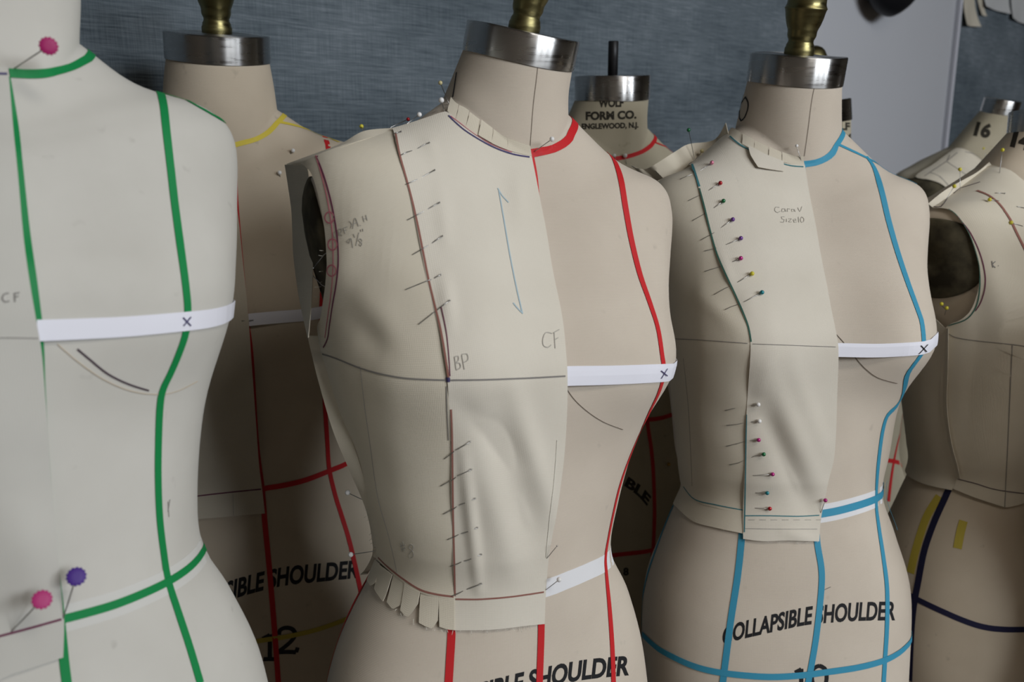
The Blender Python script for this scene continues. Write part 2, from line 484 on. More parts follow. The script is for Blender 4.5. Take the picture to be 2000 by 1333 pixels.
def linear(pts, step=8.0):
    P = np.asarray(pts, float); out = []
    for i in range(len(P) - 1):
        n = max(1, int(np.linalg.norm(P[i+1]-P[i]) / step))
        for k in range(n): out.append(tuple(P[i] + (P[i+1]-P[i])*k/n))
    out.append(tuple(P[-1])); return out

def strip_geo(C, N, width, off, th, target=None, cross=2):
    """ribbon along world points C with normals N; real thickness, edges laid on the target"""
    C = np.asarray(C, float); N = np.asarray(N, float)
    T = np.gradient(C, axis=0); T /= np.linalg.norm(T, axis=1, keepdims=True) + 1e-12
    S = np.cross(N, T); S /= np.linalg.norm(S, axis=1, keepdims=True) + 1e-12
    w = np.broadcast_to(np.asarray(width, float), (len(C),))
    m = cross + 1
    top, bot = [], []
    for i in range(len(C)):
        for k in range(m):
            p = C[i] + S[i] * w[i] * (k / cross - .5)
            n = N[i]
            if target is not None:
                q, qn = target.near(p)
                if np.linalg.norm(q - p) < .012: p, n = q, qn
            top.append(p + n * (off + th)); bot.append(p + n * off)
    V = top + bot; nb = len(top)
    L = len(C)
    F = []
    for i in range(L - 1):
        for k in range(cross):
            a, b, c, d = i*m+k, i*m+k+1, (i+1)*m+k+1, (i+1)*m+k
            F.append((a, b, c, d)); F.append((nb+d, nb+c, nb+b, nb+a))
        F.append((i*m, (i+1)*m, nb+(i+1)*m, nb+i*m)); F.append((i*m+cross, nb+i*m+cross, nb+(i+1)*m+cross, (i+1)*m+cross))
    F.append(tuple(range(m))[::-1] + tuple(nb + k for k in range(m)))
    e = (L-1)*m
    F.append(tuple(e + k for k in range(m)) + tuple(nb + e + k for k in range(m))[::-1])
    return V, F

def trace(target, px, step=8.0, smooth=True, ext=None):
    """pixel polyline -> points and normals on target; ext = list of extra world points appended"""
    pts = dense(px, step) if smooth else linear(px, step)
    C, N = [], []
    g = None
    for x, y in pts:
        loc, n, _, _ = target.hit(x, y, g)
        g = depth_of(loc)
        if C and np.linalg.norm(loc - C[-1]) < 3e-4: continue
        C.append(loc); N.append(n)
    if ext:
        for p in ext:
            loc, n = target.near(p); C.append(loc); N.append(n)
    return np.array(C), np.array(N)

def ribbon(name, target, px, width, mat, parent, off=.0003, th=.0004, cross=2, step=8.0, smooth=True, ext=None):
    C, N = trace(target, px, step, smooth, ext)
    V, F = strip_geo(C, N, width, off, th, target, cross)
    return mesh(name, V, F, mat, parent, smooth=False)

def strokes(name, target, lines, width, mat, parent, off=.0004, th=.00025, step=4.0, smooth=True):
    parts = []
    for px in lines:
        C, N = trace(target, px, step, smooth)
        if len(C) < 2: continue
        parts.append(strip_geo(C, N, width, off, th, target, 1))
    V, F = join_geo(parts)
    return mesh(name, V, F, mat, parent, smooth=False)

def text_on(name, string, target, fn, mat, parent, bold=.0, off=.0003, maxe=.12):
    """letters as thin geometry; fn maps (u 0..1 along the line, v in heights) to a pixel"""
    cu = bpy.data.curves.new('t', 'FONT'); cu.body = string; cu.size = 1.0; cu.offset = bold; cu.resolution_u = 4
    ob = bpy.data.objects.new('t', cu); COL.objects.link(ob)
    dg = bpy.context.evaluated_depsgraph_get()
    me = bpy.data.meshes.new_from_object(ob.evaluated_get(dg))
    bpy.data.objects.remove(ob); bpy.data.curves.remove(cu)
    bm = bmesh.new(); bm.from_mesh(me); bpy.data.meshes.remove(me)
    bmesh.ops.remove_doubles(bm, verts=bm.verts, dist=1e-5)
    bmesh.ops.triangulate(bm, faces=bm.faces)
    for _ in range(4):
        es = [e for e in bm.edges if e.calc_length() > maxe]
        if not es: break
        bmesh.ops.subdivide_edges(bm, edges=es, cuts=1)
        bmesh.ops.triangulate(bm, faces=bm.faces)
    V = np.array([v.co[:] for v in bm.verts]); F = [[v.index for v in f.verts] for f in bm.faces]
    bm.free()
    x0, x1 = V[:, 0].min(), V[:, 0].max()
    cap = 0.70
    out = []
    for v in V:
        px = fn((v[0]-x0)/(x1-x0), v[1]/cap)
        loc, n, _, _ = target.hit(px[0], px[1])
        out.append(loc + n*off)
    return mesh(name, out, F, mat, parent, smooth=False)

def along(base, height, lean=0.0):
    """baseline pixel polyline + letter height in px (may vary start->end), letters stand perpendicular to base tilted by lean px"""
    B = np.array(dense(base, 3.0)); d = np.r_[0, np.cumsum(np.linalg.norm(np.diff(B, axis=0), axis=1))]; d /= d[-1]
    h = np.atleast_1d(height)
    def fn(u, v):
        x = np.interp(u, d, B[:, 0]); y = np.interp(u, d, B[:, 1])
        hh = h[0] + (h[-1]-h[0])*u
        return x + lean*v, y - hh*v
    return fn

# ---------------------------------------------------------------- materials
def nodes(m):
    m.use_nodes = True
    nt = m.node_tree
    return nt, nt.nodes['Principled BSDF']

def plain(name, col, rough=.8, metal=0.0, spec=.3):
    m = bpy.data.materials.new(name); nt, b = nodes(m)
    b.inputs['Base Color'].default_value = (*col, 1); b.inputs['Roughness'].default_value = rough
    b.inputs['Metallic'].default_value = metal; b.inputs['Specular IOR Level'].default_value = spec
    return m

def noise_ramp(nt, b, coord, scale, c0, c1, lo=.35, hi=.65, detail=4, vec_scale=None):
    tc = nt.nodes.new('ShaderNodeTexCoord')
    src = tc.outputs[coord]
    if vec_scale:
        mp = nt.nodes.new('ShaderNodeMapping'); mp.inputs['Scale'].default_value = vec_scale
        nt.links.new(src, mp.inputs['Vector']); src = mp.outputs['Vector']
    n = nt.nodes.new('ShaderNodeTexNoise'); n.inputs['Scale'].default_value = scale; n.inputs['Detail'].default_value = detail
    nt.links.new(src, n.inputs['Vector'])
    r = nt.nodes.new('ShaderNodeValToRGB')
    r.color_ramp.elements[0].position = lo; r.color_ramp.elements[1].position = hi
    r.color_ramp.elements[0].color = (*c0, 1); r.color_ramp.elements[1].color = (*c1, 1)
    nt.links.new(n.outputs['Fac'], r.inputs['Fac'])
    return n, r

def cloth(name, c0, c1, weave=1500.0, bump=.25, spots=None, spot_amt=.5, sheen=.1, rough=.9):
    """woven cloth: soft mottling, fine weave relief on uv in metres, a few specks"""
    m = bpy.data.materials.new(name); nt, b = nodes(m)
    b.inputs['Roughness'].default_value = rough; b.inputs['Specular IOR Level'].default_value = .15
    b.inputs['Sheen Weight'].default_value = sheen
    n, r = noise_ramp(nt, b, 'Object', 14.0, c0, c1, .3, .7, 5)
    col = r.outputs['Color']
    if spots:
        tc = nt.nodes.new('ShaderNodeTexCoord')
        v = nt.nodes.new('ShaderNodeTexNoise'); v.inputs['Scale'].default_value = 60; v.inputs['Detail'].default_value = 2
        nt.links.new(tc.outputs['Object'], v.inputs['Vector'])
        rr = nt.nodes.new('ShaderNodeValToRGB'); rr.color_ramp.elements[0].position = .70; rr.color_ramp.elements[1].position = .80
        rr.color_ramp.elements[1].color = (spot_amt,)*3 + (1,)
        rr.color_ramp.elements[0].color = (0, 0, 0, 1)
        nt.links.new(v.outputs['Fac'], rr.inputs['Fac'])
        mx = nt.nodes.new('ShaderNodeMixRGB'); mx.inputs[2].default_value = (*spots, 1)
        nt.links.new(rr.outputs['Color'], mx.inputs[0]); nt.links.new(col, mx.inputs[1]); col = mx.outputs[0]
    nt.links.new(col, b.inputs['Base Color'])
    uv = nt.nodes.new('ShaderNodeUVMap')
    h = None
    for d in ('X', 'Y'):
        w = nt.nodes.new('ShaderNodeTexWave'); w.bands_direction = d; w.inputs['Scale'].default_value = weave / 6.28318
        w.inputs['Distortion'].default_value = 1.2; w.inputs['Detail'].default_value = 1.0; w.inputs['Detail Scale'].default_value = .6
        nt.links.new(uv.outputs['UV'], w.inputs['Vector'])
        if h is None: h = w.outputs['Fac']
        else:
            ad = nt.nodes.new('ShaderNodeMath'); ad.operation = 'ADD'
            nt.links.new(h, ad.inputs[0]); nt.links.new(w.outputs['Fac'], ad.inputs[1]); h = ad.outputs[0]
    bp = nt.nodes.new('ShaderNodeBump'); bp.inputs['Strength'].default_value = bump; bp.inputs['Distance'].default_value = .0002
    nt.links.new(h, bp.inputs['Height']); nt.links.new(bp.outputs['Normal'], b.inputs['Normal'])
    return m

M = {}
M['linen_white'] = cloth('linen_off_white', (.57, .55, .50), (.63, .61, .56), bump=.12, spots=(.30, .28, .25), spot_amt=.35)
M['linen'] = cloth('linen_natural', (.58, .505, .42), (.63, .555, .465), bump=.3, spots=(.33, .29, .24), spot_amt=.3)
M['linen_tan'] = cloth('linen_tan', (.56, .475, .365), (.62, .53, .415), bump=.2, spots=(.2, .17, .13), spot_amt=.3)
M['linen_old'] = cloth('linen_aged', (.46, .41, .30), (.53, .475, .36), bump=.2, spots=(.25, .2, .12), spot_amt=.4)
M['muslin'] = cloth('muslin_cream', (.63, .57, .46), (.68, .62, .51), bump=.3, weave=1300)
M['muslin_b'] = cloth('muslin_pale', (.68, .63, .54), (.73, .68, .59), bump=.25, weave=1300)
M['muslin_dark'] = cloth('muslin_olive', (.33, .30, .22), (.38, .34, .25), bump=.25, weave=1300)
M['cotton_tape'] = cloth('cotton_tape_white', (.76, .76, .78), (.80, .80, .82), bump=.3, weave=2500)
M['muslin_a'] = cloth('muslin_grey_white', (.54, .525, .48), (.58, .565, .52), bump=.2, weave=1300)
M['band_a'] = cloth('cotton_tape_off_white', (.63, .62, .585), (.66, .65, .615), bump=.3, weave=2500)
M['elastic'] = plain('elastic_white', (.84, .84, .92), .7)
M['green'] = plain('tape_green', (.005, .235, .062), .6)
M['red'] = plain('tape_red', (.56, .018, .022), .6)
M['blue'] = plain('tape_blue', (.045, .29, .45), .6)
M['yellow'] = plain('tape_yellow', (.70, .56, .07), .6)
M['yellow_faded'] = plain('tape_yellow_faded', (.50, .40, .06), .7)
M['navy'] = plain('tape_navy', (.012, .012, .045), .7)
M['black'] = plain('print_black', (.012, .012, .014), .7)
M['stencil'] = plain('print_stencil', (.035, .03, .022), .8)
M['pencil'] = plain('pencil_grey', (.23, .215, .20), .8)
M['pencil_light'] = plain('pencil_light_grey', (.32, .30, .28), .8)
M['pencil_faint'] = plain('pencil_faint', (.42, .395, .35), .8)
M['pen_dark'] = plain('pen_dark', (.07, .045, .06), .8)
M['pen_blue'] = plain('pen_blue', (.07, .06, .16), .8)
M['pen_purple'] = plain('pen_purple', (.15, .035, .075), .8)
M['pen_red'] = plain('pen_red_brown', (.29, .125, .10), .8)
M['pen_pink'] = plain('pen_pink', (.56, .19, .23), .8)
M['pen_teal'] = plain('pen_teal', (.05, .20, .23), .8)
M['pen_green'] = plain('pen_green', (.04, .13, .10), .8)
M['chalk'] = plain('chalk_blue', (.40, .52, .58), .9)
M['thread'] = plain('thread_dark', (.20, .16, .13), .9)
M['thread_white'] = plain('thread_white', (.72, .69, .60), .9)
M['steel'] = plain('pin_steel', (.42, .41, .40), .32, 1.0)
M['rod'] = plain('rod_black', (.03, .03, .032), .45, .6)
M['plate'] = None
M['ball_white'] = plain('ball_white', (.80, .79, .78), .3, 0, .5)
def pearl(n, c): M[n] = plain(n, c, .22, .35, .6)
pearl('ball_red', (.42, .012, .02)); pearl('ball_green', (.02, .16, .06)); pearl('ball_violet', (.16, .06, .28))
pearl('ball_magenta', (.45, .03, .22)); pearl('ball_pink', (.62, .20, .30)); pearl('ball_teal', (.02, .22, .26))
M['ball_yellow'] = plain('ball_yellow', (.62, .55, .04), .35, 0, .5)
M['ball_tan'] = plain('ball_tan', (.55, .48, .25), .35, 0, .5)
M['ball_gold'] = plain('ball_gold', (.50, .28, .03), .3, .4, .5)
M['head_magenta'] = plain('head_magenta', (.36, .012, .12), .5)
M['head_pink'] = plain('head_pink', (.42, .03, .16), .5)
M['head_purple'] = plain('head_purple', (.06, .02, .22), .5)

def metal(name, col, rough, scratch=True):
    m = bpy.data.materials.new(name); nt, b = nodes(m)
    b.inputs['Metallic'].default_value = 1.0; b.inputs['Base Color'].default_value = (*col, 1)
    n, r = noise_ramp(nt, b, 'Object', 30, (rough*.75,)*3, (rough*1.3,)*3, .3, .7, 4, (1, 1, 9))
    nt.links.new(r.outputs['Color'], b.inputs['Roughness'])
    return m
M['aluminium'] = metal('aluminium_brushed', (.44, .435, .43), .30)
def brushed(m):
    nt = m.node_tree; b = nt.nodes['Principled BSDF']
    b.inputs['Anisotropic'].default_value = .92
    t = nt.nodes.new('ShaderNodeTangent'); t.direction_type = 'UV_MAP'; t.uv_map = 'uv'
    nt.links.new(t.outputs['Tangent'], b.inputs['Tangent'])
brushed(M['aluminium'])
M['brass'] = metal('brass_antique', (.20, .175, .080), .36)
M['frame'] = plain('aluminium_frame', (.55, .56, .60), .38, .75)

def plate_mat():
    m = bpy.data.materials.new('arm_plate_metal'); nt, b = nodes(m)
    n, r = noise_ramp(nt, b, 'Object', 40, (.035, .03, .02), (.11, .095, .06), .35, .7, 6)
    nt.links.new(r.outputs['Color'], b.inputs['Base Color']); b.inputs['Roughness'].default_value = .85; b.inputs['Specular IOR Level'].default_value = .15
    return m
M['plate'] = plate_mat()

def wall_mat():
    m = bpy.data.materials.new('wall_slub_fabric'); nt, b = nodes(m)
    b.inputs['Roughness'].default_value = .95; b.inputs['Specular IOR Level'].default_value = .1
    uv = nt.nodes.new('ShaderNodeUVMap')
    def nz(sx, sy, det, rough=.6, dist=0.0):
        mp = nt.nodes.new('ShaderNodeMapping'); mp.inputs['Scale'].default_value = (sx, sy, 1)
        nt.links.new(uv.outputs['UV'], mp.inputs['Vector'])
        n = nt.nodes.new('ShaderNodeTexNoise'); n.inputs['Scale'].default_value = 1; n.inputs['Detail'].default_value = det
        n.inputs['Roughness'].default_value = rough; n.inputs['Distortion'].default_value = dist
        nt.links.new(mp.outputs['Vector'], n.inputs['Vector']); return n.outputs['Fac']
    def mix(a, bb, w):
        q = nt.nodes.new('ShaderNodeMath'); q.operation = 'MULTIPLY_ADD'; q.inputs[1].default_value = w
        nt.links.new(bb, q.inputs[0]); nt.links.new(a, q.inputs[2]); return q.outputs[0]
    weft = nz(22, 430, 4, .65); warp = nz(700, 16, 3); slub = nz(9, 200, 3, .7, .4); soft = nz(2.2, 3.0, 3)
    h = mix(mix(mix(soft, weft, .8), slub, .55), warp, .5)
    r = nt.nodes.new('ShaderNodeValToRGB')
    e = r.color_ramp.elements
    e[0].position = .40; e[1].position = .62
    e[0].color = (.066, .085, .102, 1); e[1].color = (.26, .295, .33, 1)
    q = e.new(.52); q.color = (.15, .18, .205, 1)
    dv = nt.nodes.new('ShaderNodeMath'); dv.operation = 'DIVIDE'; dv.inputs[1].default_value = 2.85
    nt.links.new(h, dv.inputs[0]); nt.links.new(dv.outputs[0], r.inputs['Fac']); nt.links.new(r.outputs['Color'], b.inputs['Base Color'])
    bp = nt.nodes.new('ShaderNodeBump'); bp.inputs['Strength'].default_value = .25; bp.inputs['Distance'].default_value = .001
    nt.links.new(dv.outputs[0], bp.inputs['Height']); nt.links.new(bp.outputs['Normal'], b.inputs['Normal'])
    return m
M['wall'] = wall_mat()
def mottled(name, c0, c1, scale, rough):
    m = bpy.data.materials.new(name); nt, b = nodes(m)
    n, r = noise_ramp(nt, b, 'Object', scale, c0, c1, .3, .7, 5)
    nt.links.new(r.outputs['Color'], b.inputs['Base Color']); b.inputs['Roughness'].default_value = rough
    return m
M['floor'] = mottled('floor_lino', (.06, .05, .04), (.085, .07, .058), 6, .6)
M['paint'] = mottled('wall_paint', (.16, .13, .10), (.19, .155, .12), 3, .85)
M['board'] = mottled('whiteboard_enamel', (.61, .62, .66), (.63, .64, .68), 2, .25)
M['paper'] = mottled('paper_white', (.62, .62, .62), (.68, .68, .67), 5, .8)
M['black_cloth'] = plain('black_nylon', (.006, .006, .008), .5)

# ---------------------------------------------------------------- the room
WA = math.radians(48)                       # the fabric wall runs 48 degrees to the right of the view
WDIR = np.array([math.sin(WA), math.cos(WA), 0.0]); WN = np.array([math.cos(WA), -math.sin(WA), 0.0])   # along, towards the room
W0 = np.array([0.0, 1.70, 0.0])
def wall_pt(t, z, out=0.0): return W0 + WDIR*t + WN*out + np.array([0, 0, z])
def on_wall(x, y, out=0.0):
    d = ray(x, y); k = ((W0 + WN*out - CAM) @ WN) / (d @ WN)
    p = CAM + d*k
    return (p - W0) @ WDIR, p[2]
def box_pts(o, a, b, c):
    V = [o + a*i + b*j + c*k for i in (0, 1) for j in (0, 1) for k in (0, 1)]
    F = [(0, 1, 3, 2), (4, 6, 7, 5), (0, 4, 5, 1), (2, 3, 7, 6), (0, 2, 6, 4), (1, 5, 7, 3)]
    return V, F
def wall_box(name, t0, t1, z0, z1, o0, o1, mat, parent=None, uv=False):
    o = wall_pt(t0, z0, o0)
    V, F = box_pts(o, WDIR*(t1-t0), WN*(o1-o0), np.array([0, 0, z1-z0]))
    u = [((v - W0) @ WDIR, v[2]) for v in np.array(V)] if uv else None
    return mesh(name, V, F, mat, parent, smooth=False, uv=u)
H = 2.9
T0, T1 = -2.3, 4.3
tag(wall_box('wall_back', T0, T1, 0, H, -.1, 0, M['wall'], uv=True), 'blue grey slub fabric covered wall behind the dress forms', kind='structure')
cA, cB = wall_pt(T0, 0), wall_pt(T1, 0)
DEEP = 4.6
q = [cA, cB, cB + WN*DEEP, cA + WN*DEEP]
def slab(name, z0, z1, mat, label):
    V = [np.array([p[0], p[1], z]) for z in (z0, z1) for p in q]
    F = [(0, 1, 2, 3), (7, 6, 5, 4)] + [(i, (i+1) % 4 + 0, (i+1) % 4 + 4, i + 4) for i in range(4)]
    return tag(mesh(name, V, F, mat, None, smooth=False), label, kind='structure')
slab('floor', -.05, 0, M['floor'], 'dark linoleum floor under the dress forms')
slab('ceiling', H, H + .05, M['paint'], 'plain painted ceiling')
def side_wall(name, a, b, label):
    d = b - a; n = np.array([-d[1], d[0], 0]); n = n / np.linalg.norm(n) * .08
    V, F = box_pts(a, d, n, np.array([0, 0, H]))
    return tag(mesh(name, V, F, M['paint'], None, smooth=False), label, kind='structure')
side_wall('wall_left', q[0], q[3], 'painted side wall left of the dress forms')
side_wall('wall_right', q[2], q[1], 'painted side wall far right')
side_wall('wall_front', q[3], q[2], 'painted wall behind the camera')

# whiteboard with its frame
t_r, _ = on_wall(1850, 145); t_l, _ = on_wall(1562, 60)
root = empty('whiteboard', wall_pt((t_l+t_r)/2, .98, .001))
tag(root, 'white enamel board in an aluminium frame on the blue wall', 'whiteboard')
zb0, zb1 = 1.05, 2.25
wall_box('board_panel', t_l, t_r - .02, zb0, zb1, .002, .014, M['board'], root)
wall_box('frame_rail', t_l, t_r, zb1, zb1 + .022, .001, .022, M['frame'], root)
wall_box('frame_rail', t_l, t_r, zb0 - .022, zb0, .001, .022, M['frame'], root)
fr = wall_box('frame_stile', t_r - .024, t_r, zb0, zb1, .001, .020, M['frame'], root)
wall_box('frame_stile', t_l - .022, t_l, zb0, zb1, .001, .022, M['frame'], root)
wall_box('frame_lip', t_r - .008, t_r, zb0, zb1, .0202, .026, M['elastic'], root)

# black rounded object hanging on the board
tb, zb = on_wall(1748, -26, .08)
def black_thing():
    V, F = [], []
    ns, n = 18, 40
    prof = [(0, .0)]
    pts = []
    for i in range(ns + 1):
        a = math.pi * i / ns
        for k in range(n):
            b = 2*math.pi*k/n
            x = .112*math.sin(a)*math.cos(b); z = .078*math.sin(a)*math.sin(b); o = .055*math.cos(a)
            if x > 0: z *= 1 - .40*(x/.112)           # right side thins out like a brim
            pts.append(wall_pt(tb + x, zb + z, .075 + o))
    return pts, grid_faces(ns + 1, n, True)
V, F = black_thing()
tag(mesh('black_cap', V, F, M['black_cloth']), 'black rounded object hanging in front of the whiteboard, cut by the frame top', 'cap')

# sheets and cloth scraps pinned at the top right of the wall
def pinned(name, poly, label, mat, curl=.004):
    n = len(poly)
    P = [on_wall(x, y, .004) for x, y in poly]
    G = []
    rows, cols = 8, 6
    a, b, c, d = [np.array(p) for p in P]       # top left, top right, bottom right, bottom left
    for i in range(rows + 1):
        u = i / rows
        for j in range(cols + 1):
            v = j / cols
            p = (a*(1-v) + b*v)*(1-u) + (d*(1-v) + c*v)*u
            G.append((p[0], p[1], .003 + curl*u*u*(1 + .6*math.sin(v*5 + u*2))))
    top = [wall_pt(t, z, o + .0008) for t, z, o in G]; bot = [wall_pt(t, z, o) for t, z, o in G]
    m = len(top); F = grid_faces(rows+1, cols+1) + [tuple(m + k for k in f[::-1]) for f in grid_faces(rows+1, cols+1)]
    ring = [j for j in range(cols+1)] + [(i*(cols+1)+cols) for i in range(1, rows+1)] + [rows*(cols+1)+j for j in range(cols-1, -1, -1)] + [i*(cols+1) for i in range(rows-1, 0, -1)]
    for k in range(len(ring)):
        x, y = ring[k], ring[(k+1) % len(ring)]; F.append((x, m+x, m+y, y))
    o = mesh(name, top + bot, F, mat, None, smooth=False)
    return tag(o, label, 'paper' if 'paper' in name else 'cloth scrap', 'pieces pinned to the blue wall')
pinned('cloth_scrap', [(1883, -14), (1903, -8), (1907, 53), (1878, 50)], 'narrow cream cloth strip pinned on the blue wall, leftmost beside the board frame', M['muslin'], .012)
pinned('cloth_scrap', [(1908, -12), (1918, -10), (1923, 32), (1912, 28)], 'tiny cream cloth tab pinned between the cloth strip and the paper sheet', M['muslin'], .006)
pinned('paper_sheet', [(1919, -40), (1972, -28), (1967, 28), (1917, 13)], 'white paper sheet pinned to the wall, left of the two sheets top right', M['paper'], .01)
pinned('paper_sheet', [(1976, -30), (2010, -20), (2004, 50), (1970, 36)], 'white paper sheet pinned in the very top right corner of the wall', M['paper'], .01)

# ---------------------------------------------------------------- dress forms
PHG = np.linspace(-np.pi, np.pi, NPH)
SG = np.linspace(0, 15, 15*NSUB + 1)
class Form: pass
def drape_local(L, amount):
    """cloth stretched over the torso: hollows between and under the bust are bridged"""
    D = L.copy()
    i0, i1 = 4*NSUB, int(11*NSUB)
    R = np.hypot(L[..., 0], L[..., 1])
    R2 = R.copy()
    for i in range(i0, i1 + 1):
        R2[i, :-1] = np.maximum(R[i, :-1], hull_rows(L[i, :-1, 0], L[i, :-1, 1])); R2[i, -1] = R2[i, 0]
    Z = L[..., 2]
    for j in range(L.shape[1]):
        h = []
        idx = range(i0, int(9.5*NSUB) + 1)
        for i in idx:
            q = (Z[i, j], R2[i, j])
            while len(h) > 1 and (h[-1][0]-h[-2][0])*(q[1]-h[-2][1]) - (h[-1][1]-h[-2][1])*(q[0]-h[-2][0]) >= 0: h.pop()
            h.append(q)
        hz = [p[0] for p in h]; hr = [p[1] for p in h]
        for i in idx: R2[i, j] = max(R2[i, j], np.interp(Z[i, j], hz, hr))
    fade = np.clip((SG - 4) / .6, 0, 1) * np.clip((11 - SG) / 1.2, 0, 1)
    k = 1 + (R2 / R - 1) * amount * fade[:, None]
    D[..., 0] *= k; D[..., 1] *= k
    return D

FORM_INFO = {
 'A': ('linen_white', None, 'off white dress form with green style tapes, nearest the camera at the left edge'),
 'L': ('linen_tan', 'brass', 'tan dress form with yellow neck tape and red waist tape, behind the green taped one'),
 'B': ('linen', 'brass', 'natural linen dress form with red style tapes, large in the middle'),
 'C': ('linen', 'brass', 'natural linen dress form with bright blue style tapes, right of the middle'),
 'W1': ('linen_old', 'rod', 'aged cream dress form with stencilled neck and black rod, behind the middle two'),
 'W2': ('linen_old', 'brass', 'aged cream dress form mostly hidden behind the blue taped one'),
 'F14': ('linen_tan', None, 'dress form stencilled 14 with navy hip tape, at the right edge'),
 'F16': ('linen_old', None, 'dress form stencilled 16, furthest back at the right'),
}
FM = {}
def push_back(key, k):
    p = FORMS[key]; p['loc'] = list(CAM + (np.array(p['loc']) - CAM)*k); p['scale'] *= k
push_back('F14', 1.05)
for i in range(2, 9): FORMS['L']['kn'][i][3] *= 1.12
FORMS['off'] = dict(FORMS['W1'], loc=[0.87, 0.85, 1.0], yaw=0.75)  # unseen extra form, added to keep window light off the right-edge form
FORM_INFO['off'] = ('linen_tan', None, 'unseen dress form added at the right end of the row to shade its neighbour')
def build_form(key):
    par = FORMS[key]
    matn, top, label = FORM_INFO[key]
    f = Form(); f.par = par
    PH, SS = np.meshgrid(PHG, SG)
    L = surf_local(par, PH, SS)
    f.L = L
    f.body = Surface(to_world(par, L))
    W = f.body.W
    base = np.array([par['loc'][0], par['loc'][1], 0.0])
    root = empty('dress_form', base); tag(root, label, 'dress form', 'dress forms standing along the wall')
    f.root = root
    ns, n = W.shape[0], W.shape[1] - 1
    V = W[:, :-1].reshape(-1, 3)
    arc = PH[:, :-1].reshape(-1) * .15
    UV = np.stack([arc, L[:, :-1, 2].reshape(-1) + np.linspace(0, .02, ns).repeat(n)], -1)
    F = grid_faces(ns, n, True)
    # seam of the uv at the back is out of sight
    F.append(tuple(range(n))[::-1]); F.append(tuple((ns-1)*n + k for k in range(n)))
    f.obj = mesh('body', V, F, M[matn], root, uv=UV)
    # metal neck cap
    ring = W[-1, :-1]; c = ring.mean(0)
    nn = np.cross(ring[n//4] - c, ring[n//2] - c); nn /= np.linalg.norm(nn)
    if nn[2] < 0: nn = -nn
    f.axis = nn; k = par['scale']
    hcap = {'B': .0225, 'C': .0275, 'L': .0285, 'W1': .030, 'W2': .028, 'F16': .024, 'F14': .026}.get(key, .025) * (k if key != 'L' else 1)
    prof = [(1.005, -.003), (1.03, -.003), (1.035, 0), (1.035, hcap - .0012), (1.02, hcap), (.0, hcap + .0002)]
    V = []
    for a, h in prof:
        V += [c + (p - c)*a + nn*h for p in ring]
    cu = np.array([(h*10 + (1.035 - a)*2, k*.004) for a, h in prof for k in range(n)])      # u runs up the wall: brushed round the ring
    f.cap = mesh('neck_cap', V, grid_faces(len(prof), n, True), M['aluminium'], root, uv=cu)
    for p in f.cap.data.polygons: p.use_smooth = True
    es = f.cap.modifiers.new('edge', 'EDGE_SPLIT'); es.split_angle = math.radians(35)
    top_c = c + nn*hcap
    if top == 'brass':
        s = {'C': .0006, 'B': .00051, 'L': .00063}.get(key, .00062)
        pr = [(28, 0), (29, 2), (29, 12), (27.5, 15), (27, 19), (24.5, 24), (24.5, 28), (26.5, 32), (28, 36), (28.3, 44), (29.5, 48), (33, 56), (36.5, 68), (38.5, 78), (39.5, 82), (41, 84.5), (39.5, 87), (37.5, 92), (37, 100), (38, 108), (40, 116), (40, 124), (36, 136), (29, 145), (18, 151), (6, 153.5), (0.5, 154)]
        lathe('finial', [(r*s*.96, h*s) for r, h in pr], M['brass'], root, top_c - nn*.0005, nn, 40)
    elif top == 'rod':
        lathe('rod', [(.0072, -.001), (.0072, .046), (.006, .047)], M['rod'], root, top_c, nn, 24)
    # stand
    bot = W[0].mean(0)
    lathe('pole', [(.016, 0), (.016, bot[2] - .09)], M['rod'], root, np.array([bot[0], bot[1], .085]), (0, 0, 1), 16)
    for a in range(4):
        an = par['yaw'] + a*math.pi/2 + .4
        d = np.array([math.cos(an), math.sin(an), 0])
        path = [np.array([bot[0], bot[1], .12]) + d*.012, np.array([bot[0], bot[1], .10]) + d*.07, np.array([bot[0], bot[1], .058]) + d*.13]
        v, fc = tube_geo(path, [.013, .012, .010], 8)
        lg = mesh('base_leg', v, fc, M['rod'], root)
        v, fc = ball_geo(np.array([bot[0], bot[1], .029]) + d*.14, .029, 12, 8)
        mesh('caster', v, fc, M['rod'], lg)
    FM[key] = f
    return f
for key in FORMS: build_form(key)
def get_drape(f, amount, off):
    W = to_world(f.par, drape_local(f.L, amount))
    s = Surface(W)
    return Surface(W + s.N*off)

# ---------------------------------------------------------------- style tapes, prints and seams on the forms
def tape(f, colour, px, width=.006, ext=None, name='style_tape', off=.0005, target=None, cross=2, th=.00022, smooth=True, label=None):
    o = ribbon(name, target or f.body, px, width, M[colour], f.root, off, th, cross, 8.0, smooth, ext)
    if label: o['label'] = label
    return o
def ring_ext(f, s, ph0, ph1, n=24, target=None):
    """further points of a ring that runs on round the form, out of the camera's sight"""
    return list((target or f.body).P(np.linspace(ph0, ph1, n), np.full(n, float(s))))
def ring_after(f, px, ph1, n=24, target=None, ds=0.0):
    t = target or f.body
    ph, s = t.uv(*px)
    return list(t.P(np.linspace(ph + .10*np.sign(ph1-ph), ph1, n), np.linspace(s, s + ds, n)))
def down_after(f, px, s1, n=10, dph=0.0, target=None):
    t = target or f.body
    ph, s = t.uv(*px)
    return list(t.P(np.linspace(ph, ph + dph, n), np.linspace(s - .1, s1, n)))

A, L, B, C, W1, W2, F14, F16 = (FM[k] for k in ('A', 'L', 'B', 'C', 'W1', 'W2', 'F14', 'F16'))
for f in (A, L, B, C): f.taut = get_drape(f, 1.0, .0008)

